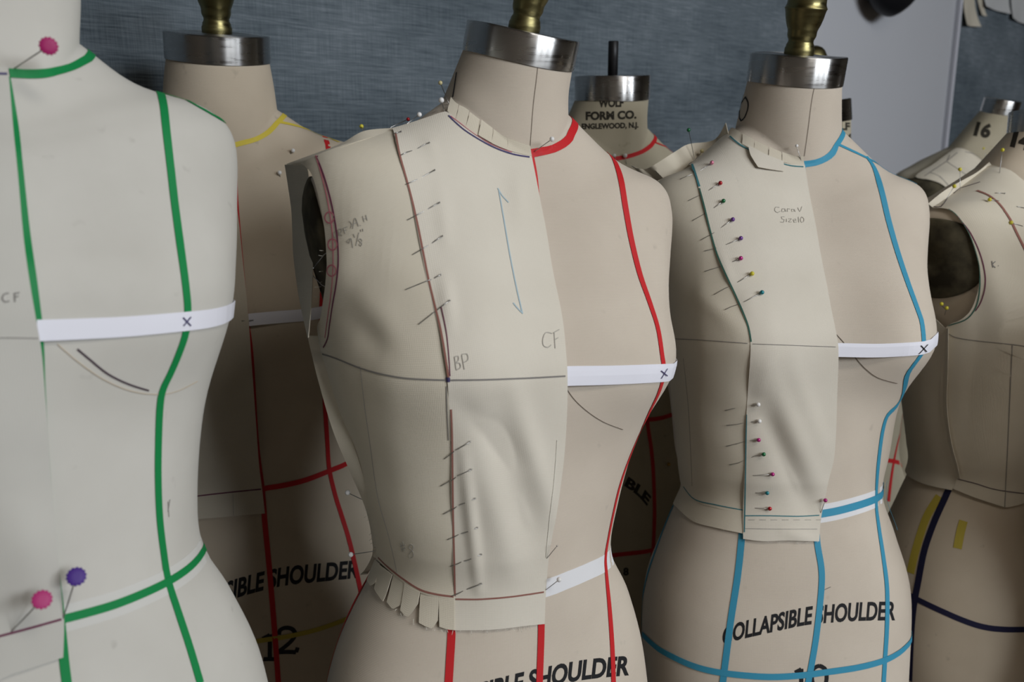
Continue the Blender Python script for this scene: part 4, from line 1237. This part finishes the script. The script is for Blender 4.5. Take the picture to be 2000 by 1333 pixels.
writing('handwriting', CPB, [[(1078, 652), (1066, 650), (1060, 662), (1061, 675), (1070, 679), (1076, 674)], [(1082, 650), (1084, 681)], [(1080, 651), (1092, 644)], [(1083, 664), (1090, 660)]], .0006, 'pencil_faint', rb)
writing('handwriting', CPB, [[(888, 698), (891, 722)], [(887, 698), (895, 696), (895, 705), (889, 709)], [(889, 710), (898, 710), (899, 719), (891, 723)], [(902, 694), (907, 722)], [(902, 693), (912, 692), (914, 703), (905, 709)]], .0006, 'pencil_faint', rb)
writing('handwriting', SPB, [[(783, 1060), (786, 1078)], [(787, 1058), (790, 1077)], [(782, 1068), (792, 1064)], [(784, 1074), (793, 1070)], [(803, 1063), (799, 1070), (806, 1076), (808, 1086), (802, 1090), (799, 1084), (806, 1074), (808, 1066), (803, 1063)]], .0006, 'pencil_faint', rb)
writing('handwriting', SPB, [[(655, 452), (652, 458), (656, 464)], [(662, 449), (664, 460)], [(661, 449), (668, 447), (668, 453), (663, 455), (669, 460)], [(672, 446), (675, 457)], [(671, 446), (679, 443)], [(673, 451), (678, 449)], [(683, 432), (688, 438), (686, 446)], [(690, 447), (694, 426), (701, 442)], [(691, 438), (699, 434)], [(704, 440), (705, 441)], [(709, 422), (712, 434)], [(715, 420), (718, 431)], [(710, 429), (716, 426)]], .0005, 'pencil_faint', rb)
writing('handwriting', SPB, [[(684, 466), (678, 472), (683, 475), (686, 465), (690, 484)], [(691, 457), (694, 464)], [(702, 454), (696, 480)], [(704, 466), (701, 470), (707, 475), (706, 481), (702, 478), (708, 470), (704, 466)], [(705, 448), (706, 453)], [(709, 447), (710, 452)]], .0005, 'pencil_faint', rb)

# ================= C: muslin on the blue taped form
DC = get_drape(C, .85, .0016)
rc = bodice('C', 'cream muslin half bodice with teal seam line and coloured pins, on the blue taped form')
seamC = [(1341, 297), (1350, 320), (1362, 360), (1374, 405), (1385, 450), (1398, 495), (1415, 535), (1436, 580), (1450, 612), (1460, 640), (1466, 672), (1464, 720), (1459, 790), (1456, 870), (1454, 940), (1452, 1005)]
cfC = [(1570, 324), (1577, 370), (1587, 425), (1599, 490), (1610, 545), (1621, 600), (1631, 650), (1635, 685), (1634, 760), (1630, 840), (1625, 900), (1613, 948), (1603, 1000), (1599, 1030), (1597, 1057)]
cpo2, CPC = panel('centre_front_panel', DC, [(1341, 297), (1370, 285), (1400, 273), (1424, 265), (1445, 281), (1480, 300), (1520, 316), (1545, 322), (1570, 324)], [(1452, 1053), (1490, 1057), (1540, 1055), (1597, 1057)], seamC + [(1452, 1053)], cfC, 140, 44, M['muslin_b'], rc, .0022, seed=8, folds=[((1350, 330), (1425, 545), .0016, .005), ((1460, 590), (1490, 800), .0014, .010), ((1500, 720), (1600, 960), .0022, .014), ((1480, 780), (1580, 1000), -.0016, .012), ((1540, 700), (1615, 900), .0012, .012), ((1530, 1040), (1590, 1055), .0012, .006)])
spo2, SPC = panel('side_front_panel', DC, [(1240, 330), (1270, 322), (1300, 312), (1341, 299)], [(1333, 950), (1357, 977), (1400, 989), (1453, 999)], [('p', -1.50, 10.6), ('p', -1.40, 9.6), ('p', -1.45, 8.6), ('p', -1.5, 7.6), ('p', -1.5, 6.5), ('p', -1.5, 5.5), (1330, 940), (1333, 950)], [(1345, 297)] + [(x + 4, y) for x, y in seamC[1:]], 110, 40, M['muslin'], rc, .0006, seed=9, folds=[((1370, 580), (1440, 640), .0012, .010)])
ALLC = Multi(CPC, SPC)
tco, TCC = panel('waist_allowance', DC, [(1333, 948), (1357, 976), (1400, 988), (1454, 998)], [(1317, 985), (1352, 1018), (1400, 1032), (1454, 1043)], [(1333, 948), (1317, 985)], [(1454, 998), (1454, 1043)], 10, 24, M['muslin'], rc, .0004, seed=10)
fin('shoulder_allowance', DC, [(1250, 335), (1290, 318), (1341, 298), (1380, 283), (1424, 265)], [(1232, 322), (1262, 330), (1318, 297), (1345, 282), (1395, 274), (1418, 240)], M['muslin'], rc, 36, .006)
nkc_line = [(1424, 265), (1445, 281), (1480, 300), (1520, 316), (1545, 322), (1570, 324)]
nkc_top = [(1425, 246), (1450, 262), (1475, 276), (1500, 288), (1530, 300), (1569, 305)]
cutsC = [0, .2, .36, .55, .72, 1.0]
for k in range(len(cutsC)-1):
    top = cut_line(nkc_top, cutsC[k] + .006, cutsC[k+1] - .006); bot = cut_line(nkc_line, cutsC[k], cutsC[k+1])
    panel('neck_tab', DC, top, bot, [top[0], bot[0]], [top[-1], bot[-1]], 7, 8, M['muslin'], rc, .0012 + .0008*(k % 2), seed=60+k, wave=.0006)
panel('neck_patch', DC, [(1461, 289), (1490, 304), (1528, 318)], [(1478, 331), (1500, 334), (1528, 337)], [(1461, 289), (1464, 307), (1478, 331)], [(1528, 318), (1528, 337)], 10, 12, M['muslin_b'], rc, .0042, seed=70)
lines('neck_line', CPC, [(1426, 267), (1445, 283), (1475, 299)], .0016, 'pen_teal', rc, .0008)
lines('neck_line', CPC, [(1526, 319), (1545, 324), (1569, 326)], .0013, 'pen_teal', rc)
lines('seam_line', CPC, [(1344, 302), (1354, 330), (1365, 365)], .0034, 'pen_teal', rc)
lines('seam_line', CPC, [(1366, 368), (1376, 405), (1387, 450), (1400, 495), (1417, 535), (1438, 580), (1452, 612), (1462, 640), (1467, 668)], .0016, 'pen_green', rc)
lines('seam_line', CPC, [(1458, 810), (1457, 870), (1456, 940), (1454, 1040)], .0012, 'pen_teal', rc)
lines('waist_line', SPC, [(1335, 951), (1357, 976), (1400, 987), (1451, 997)], .0011, 'pen_teal', rc)
lines('waist_line', CPC, [(1455, 1008), (1500, 1008), (1560, 1009), (1600, 1007)], .0011, 'pen_teal', rc)
lines('bust_line', SPC, [(1318, 662), (1390, 666), (1460, 671)], .0006, 'pencil', rc)
lines('bust_line', CPC, [(1470, 672), (1550, 675), (1632, 678)], .0006, 'pencil', rc)
for x in range(1462, 1598, 22): lines('pencil_dash', CPC, [(x, 1016), (x + 12, 1016)], .0006, 'pencil_faint', rc)
lines('hem_line', CPC, [(1455, 1033), (1520, 1034), (1596, 1034)], .0005, 'pencil_light', rc)
lines('pencil_line', SPC, [(1335, 700), (1345, 800), (1350, 900), (1352, 950)], .0004, 'pencil_light', rc)
writing('handwriting', CPC, [[(1522, 406), (1515, 405), (1513, 412), (1519, 416), (1524, 413)], [(1533, 409), (1528, 408), (1527, 414), (1533, 413), (1533, 408), (1535, 414)], [(1538, 414), (1538, 408), (1543, 409)], [(1551, 410), (1546, 409), (1546, 414), (1551, 413), (1551, 409), (1553, 414)], [(1558, 406), (1562, 414), (1566, 404)]], .0006, 'pencil_faint', rc)
writing('handwriting', CPC, [[(1532, 424), (1526, 424), (1527, 428), (1532, 430), (1530, 435), (1524, 434)], [(1536, 428), (1536, 434)], [(1540, 428), (1546, 428), (1540, 434), (1546, 434)], [(1549, 431), (1555, 431), (1553, 428), (1549, 430), (1551, 435), (1556, 434)], [(1559, 424), (1560, 435)], [(1566, 424), (1563, 429), (1565, 435), (1569, 434), (1570, 428), (1566, 424)]], .0006, 'pencil_faint', rc)
fray(rc, DC, [([(1455, 1056), (1520, 1058), (1596, 1058)], (.1, .7)), ([(1340, 1008), (1450, 1042)], (-.1, .7))], 6, length=6, per=18)

# ================= A: muslin at the left edge
DA = get_drape(A, .9, .002)
ra = bodice('A', 'pale muslin half bodice lettered CF at the left edge, on the green taped form')
cfA = [(14, 128), (16, 154), (24, 245), (31, 320), (43, 450), (56, 550), (68, 622), (80, 690), (87, 780), (98, 930), (109, 1070), (119, 1180), (123, 1215), (122, 1283)]
apo, CPA = panel('centre_front_panel', DA, [('p', -1.35, 13.0), ('p', -.8, 13.0), ('p', -.3, 13.0), (15, 128)], [('p', -1.35, 2.9), ('p', -.9, 2.75), (10, 1319), (122, 1283)], [('p', -1.35, 13), ('p', -1.45, 10), ('p', -1.4, 7), ('p', -1.35, 4), ('p', -1.35, 2.9)], cfA, 90, 30, M['muslin_a'], ra, .002, seed=12, folds=[((20, 950), (90, 1180), .002, .015)])
lines('waist_line', CPA, [(-40, 1254), (0, 1243), (60, 1227), (120, 1210)], .0014, 'pen_purple', ra)
lines('bust_line', CPA, [(-30, 661), (10, 660), (74, 661)], .0006, 'pencil_light', ra)
writing('handwriting', CPA, [[(17, 573), (8, 575), (4, 583), (9, 590), (18, 588)], [(28, 574), (29, 590)], [(27, 574), (38, 572)], [(28, 581), (36, 579)]], .0007, 'pencil', ra)
lines('neck_line', CPA, [(-40, 140), (0, 144), (14, 144)], .0013, 'pen_blue', ra)

# ================= L: muslin on the tan form
DL = get_drape(L, .9, .002)
rl = bodice('L', 'shaded muslin half bodice on the tan form behind the green taped one')
cfL = [(446, 296), (455, 350), (466, 433), (475, 520), (484, 608), (492, 720), (500, 830), (506, 910), (512, 957), (517, 1003)]
lpo, CPL = panel('centre_front_panel', DL, [('p', -1.4, 12.9), ('p', -.8, 13.0), (446, 296)], [('p', -1.4, 3.4), (389, 1014), (517, 1003)], [('p', -1.4, 12.9), ('p', -1.4, 10), ('p', -1.4, 7), ('p', -1.4, 4), ('p', -1.4, 3.4)], cfL, 70, 26, M['muslin'], rl, .0016, seed=14)
lines('waist_line', CPL, [(380, 970), (440, 963), (510, 956)], .0016, 'pen_purple', rl)
lines('waist_fold', CPL, [(455, 966), (456, 1008)], .0004, 'pencil_light', rl)

# ================= right edge: muslins on the two far forms
D14 = get_drape(F14, .8, .003)
r14 = bodice('F14', 'muslin half bodice with green and red armhole lines, on the form stencilled 14')
arm14 = [(1822, 408), (1850, 410), (1870, 424), (1888, 450), (1902, 485), (1912, 530), (1908, 575), (1893, 610), (1870, 628), (1848, 640)]
fpo, P14 = panel('front_panel', D14, [(1822, 406), (1850, 390), (1880, 368), (1910, 345), (1936, 322), ('p', -1.0, 12.95), ('p', -.5, 13.0), ('p', 0, 13.0)], [(1862, 955), (1905, 973), (1962, 992), ('p', -.3, 3.6), ('p', 0, 3.6)], arm14 + [(1842, 700), (1838, 770), (1843, 830), (1856, 890), (1868, 935), (1862, 955)], [('p', 0, 13), ('p', 0, 10), ('p', 0, 7), ('p', 0, 4), ('p', 0, 3.6)], 90, 34, M['muslin'], r14, .002, seed=16, folds=[((1925, 480), (1960, 640), .0015, .015)])
panel('back_panel', D14, [('p', -2.6, 8.3), ('p', -2.1, 8.2), ('p', -1.75, 8.2), (1848, 642)], [('p', -2.6, 3.7), ('p', -2.1, 3.7), ('p', -1.8, 3.7), (1860, 958)], [('p', -2.6, 8.3), ('p', -2.6, 6), ('p', -2.6, 3.7)], [(1848, 642), (1842, 700), (1838, 770), (1843, 830), (1856, 890), (1868, 935), (1860, 958)], 50, 20, M['muslin'], r14, .001, seed=17)
fin('side_seam_allowance', D14, [(1848, 642), (1841, 720), (1839, 790), (1848, 850), (1862, 910), (1868, 936)], [(1853, 642), (1852, 720), (1850, 790), (1858, 860), (1872, 915), (1876, 936)], M['muslin'], r14, 30, -.012)
lines('armhole_line', P14, [(1852, 415), (1880, 440), (1900, 478), (1911, 520), (1914, 555), (1908, 595), (1890, 622), (1860, 634), (1849, 634)], .0014, 'pen_green', r14)
lines('armhole_line', P14, [(1868, 424), (1892, 450), (1912, 490), (1923, 530), (1924, 560), (1916, 590), (1905, 608)], .0012, 'pen_purple', r14)
lines('bust_line', P14, [(1849, 648), (1862, 658), (1900, 665), (1975, 673), (2010, 678)], .0009, 'pencil', r14)
lines('princess_line', P14, [(1977, 675), (1973, 760), (1968, 870), (1964, 950), (1962, 992)], .0009, 'pencil', r14)
lines('style_cord', P14, [(1908, 373), (1930, 382), (1950, 398), (1970, 425), (1985, 455), (2005, 495)], .0036, 'pen_red', r14, .0006)
lines('waist_line', P14, [(1870, 936), (1905, 945), (1945, 957), (2010, 966)], .0012, 'pen_dark', r14)
lines('shoulder_line', P14, [(1824, 404), (1838, 404), (1850, 388)], .0012, 'pen_dark', r14)
lines('shoulder_line', P14, [(1862, 372), (1885, 365), (1914, 356)], .0014, 'pen_dark', r14)
fin('shoulder_allowance', D14, [(1822, 406), (1850, 390), (1880, 368), (1910, 345), (1936, 322)], [(1812, 398), (1845, 372), (1880, 352), (1910, 335), (1932, 316)], M['muslin'], r14, 26, -.004)
writing('handwriting', P14, [[(1937, 510), (1939, 523)], [(1944, 511), (1938, 517), (1944, 523)], [(1949, 519), (1950, 520)]], .001, 'pencil', r14)

D16 = get_drape(F16, .8, .003)
r16 = bodice('F16', 'small muslin shoulder piece with grey ruled lines, on the form stencilled 16')
p16, P16 = panel('front_panel', D16, [(1868, 291), (1885, 294), (1905, 302), (1930, 322), ('p', -.3, 13.0)], [('p', -.95, 6), ('p', -.7, 6), ('p', -.4, 6), ('p', -.1, 6)], [(1868, 291), (1830, 318), (1788, 347), (1812, 352), (1837, 360), (1857, 376), ('p', -.95, 8.6), ('p', -.95, 7), ('p', -.95, 6)], [('p', -.3, 13), ('p', -.1, 10), ('p', -.1, 6)], 60, 26, M['muslin'], r16, .002, seed=18)
for px in ([(1855, 303), (1850, 313)], [(1870, 298), (1849, 315), (1830, 328), (1806, 344)], [(1849, 316), (1870, 330), (1895, 348)], [(1885, 297), (1905, 302), (1928, 321)], [(1815, 337), (1835, 345), (1857, 368)]):
    lines('ruled_line', P16, px, .0015, 'pencil', r16)

# ---------------------------------------------------------------- pins
def add_ball(root, c, r, mat):
    V, F = ball_geo(c, r, 14, 10)
    return mesh('head', V, F, M[mat], root)
def shaft(root, path, r=.00034):
    V, F = tube_geo(path, r, 6)
    return mesh('shaft', V, F, M['steel'], root)
def surf_pt(target, px, lift):
    p, n, _, _ = target.hit(*px); return p + n*lift
def ball_pin(label, colour, head, tip, target, group, lift=.0035, far=None, r=.0022, free=None):
    """ball headed pin: head above the cloth, shaft into it and, where seen, out again"""
    tp = surf_pt(target, tip, .0006)
    hp = unproject(head[0], head[1], depth_of(tp) + free) if free is not None else surf_pt(target, head, lift)
    root = empty('ball_pin', tp); tag(root, label, 'pin', group)
    path = [hp, tp]
    if far:
        a, b = surf_pt(target, far[1], .0005), surf_pt(target, far[0], .0008)
        path += [(tp + a)/2 - target.hit(*tip)[1]*.0012, a, b]
    else:
        d = (tp - hp); path.append(tp + d/np.linalg.norm(d)*.004 - target.hit(*tip)[1]*.002)
    shaft(root, path); add_ball(root, hp, r, colour)
    return root
def steel_pin(label, left, right, target, group):
    """plain pin woven through the cloth: both ends on top, the middle under it"""
    root = empty('steel_pin', surf_pt(target, left[0], .0005)); tag(root, label, 'pin', group)
    path = [surf_pt(target, left[0], .0007), surf_pt(target, left[1], .0009)]
    if right:
        m = surf_pt(target, ((left[1][0]+right[0][0])/2, (left[1][1]+right[0][1])/2), -.0008)
        path += [m, surf_pt(target, right[0], .0009), surf_pt(target, right[1], .0014)]
    shaft(root, path, .00038)
    e = path[-1]; d = path[-1] - path[-2]; d /= np.linalg.norm(d)
    lathe('head', [(.0007, -.0002), (.0008, .0001), (.0006, .0004)], M['steel'], root, e, d, 8)
    return root
gB = 'steel pins along the seam of the middle muslin'
up = [([(783, 304), (794, 299)], [(829, 284), (838, 281)]), ([(792, 361), (806, 355)], [(834, 341), (848, 334)]), ([(796, 430), (819, 418)], [(844, 404), (858, 397)]), ([(806, 498), (830, 484)], [(850, 471), (864, 462)]), ([(793, 566), (838, 548)], [(852, 542), (861, 538)]), ([(818, 634), (846, 612)], [(858, 603), (878, 588)])]
names = ['first', 'second', 'third', 'fourth', 'fifth', 'sixth']
for i, (l, r) in enumerate(up):
    steel_pin(f'{names[i]} slanting steel pin below the shoulder on the middle muslin, above its bust line', l, r, ALLB, gB)
steel_pin('short steel pin at the very top of the middle muslin seam by the shoulder', [(770, 262), (783, 259)], None, ALLB, gB)
low = [([(868, 896), (884, 884)], [(892, 878), (918, 862)]), ([(861, 949), (887, 935)], [(897, 928), (920, 916)]), ([(866, 1004), (887, 993)], [(901, 985), (927, 973)]), ([(874, 1054), (890, 1047)], [(906, 1041), (931, 1030)]), ([(880, 1106), (896, 1100)], [(911, 1095), (939, 1082)]), ([(882, 1165), (896, 1159)], [(920, 1148), (940, 1139)])]
for i, (l, r) in enumerate(low):
    steel_pin(f'{names[i]} slanting steel pin below the bust line on the middle muslin, going down', l, r, ALLB, gB)
BB = Multi(B.body, CPB, SPB)
gw = 'white ball pins in the middle muslin'
ball_pin('white ball pin at the red neck tape of the middle form', 'ball_white', (1078, 272), (1042, 297), BB, gw, free=-.012)
ball_pin('white ball pin on the white waist band of the middle form', 'ball_white', (1092, 1133), (1066, 1152), BB, gw, free=-.006, r=.0022)
ball_pin('bare steel pin sticking out above the waist at the middle muslin front edge', 'steel', (1088, 1067), (1068, 1090), BB, gw, free=-.008, r=.0007)
ball_pin('tan ball pin pointing up behind the neck of the middle muslin', 'ball_tan', (860, 162), (874, 196), DB, gw, free=.004, r=.0019)
ball_pin('white ball pin at the shoulder and neck corner of the middle muslin', 'ball_white', (862, 196), (868, 218), DB, gw, free=.002, r=.0024)
ball_pin('white ball pin lying along the middle muslin shoulder seam', 'ball_white', (819, 224), (786, 250), DB, gw, free=.004, r=.0021)
ball_pin('small red ball pin lying along the middle muslin shoulder seam', 'ball_red', (797, 233), (764, 250), DB, gw, free=.008, r=.0016)
ball_pin('yellow ball pin standing behind the middle muslin shoulder', 'ball_yellow', (706, 247), (716, 268), DB, gw, free=.03, r=.0018)
ball_pin('white ball pin beside the middle muslin side seam, the upper one', 'ball_white', (679, 963), (713, 978), DB, gw, free=.006, r=.0024)
ball_pin('white ball pin beside the middle muslin waist, the lower one at its left', 'ball_white', (685, 1084), (736, 1076), DB, gw, free=.006, r=.0024)
ball_pin('white thin pin crossing the middle muslin armhole, the upper one', 'steel', (612, 524), (634, 498), DB, gw, free=.004, r=.0006)
ball_pin('white thin pin crossing the middle muslin armhole, the lower one', 'steel', (612, 540), (630, 557), DB, gw, free=.004, r=.0006)
gC = 'coloured ball pins along the seam of the right muslin'
upC = [('tan ball pin nearest the shoulder on the right muslin seam', 'ball_tan', (1369, 293), (1359, 300), [(1309, 331), (1333, 317)]),
 ('pale pink ball pin near the shoulder on the right muslin', 'ball_pink', (1391, 322), (1373, 331), [(1329, 351), (1344, 344)]),
 ('red ball pin on the chest of the right muslin, under the pink one', 'ball_red', (1406, 361), (1388, 370), [(1344, 393), (1360, 385)]),
 ('green ball pin on the chest of the right muslin, under the red one', 'ball_green', (1412, 395), (1398, 404), [(1352, 432), (1371, 421)]),
 ('violet ball pin on the right muslin chest, directly under the green one', 'ball_violet', (1430, 431), (1414, 441), [(1368, 470), (1390, 458)]),
 ('violet ball pin on the right muslin chest, directly above the magenta one', 'ball_violet', (1446, 468), (1424, 476), [(1376, 491), (1395, 486)]),
 ('magenta ball pin on the right muslin chest, between violet and yellow', 'ball_magenta', (1446, 507), (1433, 511), [(1376, 531), (1408, 521)]),
 ('yellow ball pin on the right muslin chest, above the teal one', 'ball_yellow', (1468, 537), (1444, 550), [(1394, 577), (1416, 564)]),
 ('teal ball pin on the right muslin, lowest of the chest row', 'ball_teal', (1487, 574), (1458, 588), [(1416, 606), (1428, 600)])]
for lb, c, h, t, fr in upC: ball_pin(lb, c, h, t, ALLC, gC, .003, fr, .0024)
loC = [('white ball pin uppermost in the row below the right muslin bust', 'ball_white', (1481, 788), (1473, 791), [(1416, 802), (1429, 799)]),
 ('white ball pin second in the row below the right muslin bust', 'ball_white', (1482, 821), (1470, 824), [(1419, 831), (1440, 829)]),
 ('magenta ball pin in the right muslin lower row, under the two white ones', 'ball_magenta', (1481, 858), (1470, 860), [(1418, 872), (1439, 867)]),
 ('green ball pin in the right muslin lower row', 'ball_green', (1491, 886), (1474, 891), [(1425, 908), (1441, 905)]),
 ('magenta ball pin in the right muslin lower row, under the green one', 'ball_magenta', (1508, 925), (1473, 929), None),
 ('teal ball pin in the right muslin lower row above its waist line', 'ball_teal', (1498, 961), (1478, 963), None),
 ('red ball pin just above the right muslin waist line', 'ball_red', (1503, 993), (1477, 993), None)]
for lb, c, h, t, fr in loC: ball_pin(lb, c, h, t, ALLC, gC, .003, fr, .0023)
ball_pin('magenta ball pin at the right muslin front edge by the waist', 'ball_magenta', (1612, 978), (1603, 1001), Multi(CPC, C.body), gC, free=-.006, r=.0023)
ball_pin('dark green ball pin standing on the right muslin shoulder', 'ball_green', (1345, 254), (1338, 289), DC, gC, free=.006, r=.0024)
ball_pin('pearl white ball pin at the right muslin neck front', 'ball_white', (1556, 285), (1566, 320), DC, gC, free=-.012, r=.0018)
# loose pins on the forms behind
gf = 'pins stuck in the forms behind'
ball_pin('white ball pin in the red neck tape of the stencilled form, its right one', 'ball_white', (1221, 304), (1223, 320), W1.body, gf, free=-.006, r=.0030)
ball_pin('white ball pin in the red neck tape of the stencilled form, its left one', 'ball_white', (1200, 304), (1203, 318), W1.body, gf, free=-.006, r=.0026)
ball_pin('gold ball pin in the dim body between the middle and blue taped forms', 'ball_gold', (1303, 907), (1305, 912), W1.body, gf, r=.0026)
ball_pin('white ball pin in the tan form chest, upper of the two', 'ball_white', (572, 298), (568, 301), L.body, gf, r=.0026)
ball_pin('grey ball pin in the tan form chest, lower of the two', 'ball_white', (546, 340), (547, 345), L.body, gf, r=.0026)
steel_pin('thin steel pin at the white bust band of the tan form', [(472, 627), (494, 626)], None, Multi(L.taut, CPL), gf)
gr_ = 'yellow ball pins in the muslins at the right edge'
far = Multi(P14, D14); far16 = Multi(P16, D16)
for lb, h, t, tg in [('yellow ball pin leaning left at the neck of the form stencilled 16', (1921, 290), (1929, 317), far16), ('yellow ball pin upright at the neck of the form stencilled 16', (1933, 305), (1929, 320), far16),
 ('yellow ball pin in front of the stencilled 14', (1958, 293), (1952, 338), far), ('yellow ball pin standing on the shoulder between the 16 and 14 muslins', (1875, 331), (1875, 372), far),
 ('yellow ball pin low on the shoulder seam of the right edge muslin', (1864, 364), (1842, 400), far), ('yellow ball pin beside the brown style cord, the upper one', (1933, 390), (1950, 393), far),
 ('yellow ball pin beside the brown style cord, the lower one', (1975, 435), (1996, 442), far), ('yellow ball pin under the arm plate, the left one', (1839, 594), (1843, 601), far), ('yellow ball pin under the arm plate, the right one', (1849, 602), (1846, 612), far)]:
    ball_pin(lb, 'ball_yellow', h, t, tg, gr_, free=-.008, r=.0024)
steel_pin('steel pin below the neck of the right edge muslin', [(1943, 378), (1962, 379)], None, P14, gr_)
steel_pin('steel pin by the frame edge on the right edge muslin', [(1985, 404), (2002, 408)], None, P14, gr_)
# flower headed pins on the green taped form
def flower_pin(label, colour, head, tip, target, r, free, squash=.86):
    tp = surf_pt(target, tip, .0006); hp = unproject(head[0], head[1], depth_of(tp) + free)
    root = empty('flower_pin', tp); tag(root, label, 'pin', 'flower headed pins at the left edge')
    d = tp - hp; shaft(root, [hp, tp, tp + d/np.linalg.norm(d)*.006], .0004)
    n = CAM - hp; n /= np.linalg.norm(n); n = n + np.array([.1, 0, .12]); n /= np.linalg.norm(n)
    e1 = np.cross([0, 0, 1.], n); e1 /= np.linalg.norm(e1); e2 = np.cross(n, e1)
    V = []; seg = 72
    for a, h in [(0, -.0006), (.95, -.0006), (1, -.0004), (1, .0004), (.95, .0006), (.3, .0007), (0, .0007)]:
        for k in range(seg):
            t = 2*math.pi*k/seg
            q = r*a*(1 + .07*math.cos(14*t)*(a > .5))
            V.append(hp + n*h + e1*math.cos(t)*q + e2*math.sin(t)*q)
    mesh('flower_head', V, grid_faces(7, seg, True), M[colour], root)
flower_pin('magenta flower headed pin at the green neck tape', 'head_magenta', (95, 90), (28, 134), Multi(CPA, A.body), .0050, -.02)
flower_pin('purple flower headed pin at the green waist tape', 'head_purple', (149, 1127), (124, 1204), Multi(CPA, A.body), .0054, -.012)
flower_pin('pink flower headed pin on the muslin below the purple one', 'head_pink', (82, 1172), (24, 1232), Multi(CPA, A.body), .0053, -.015)
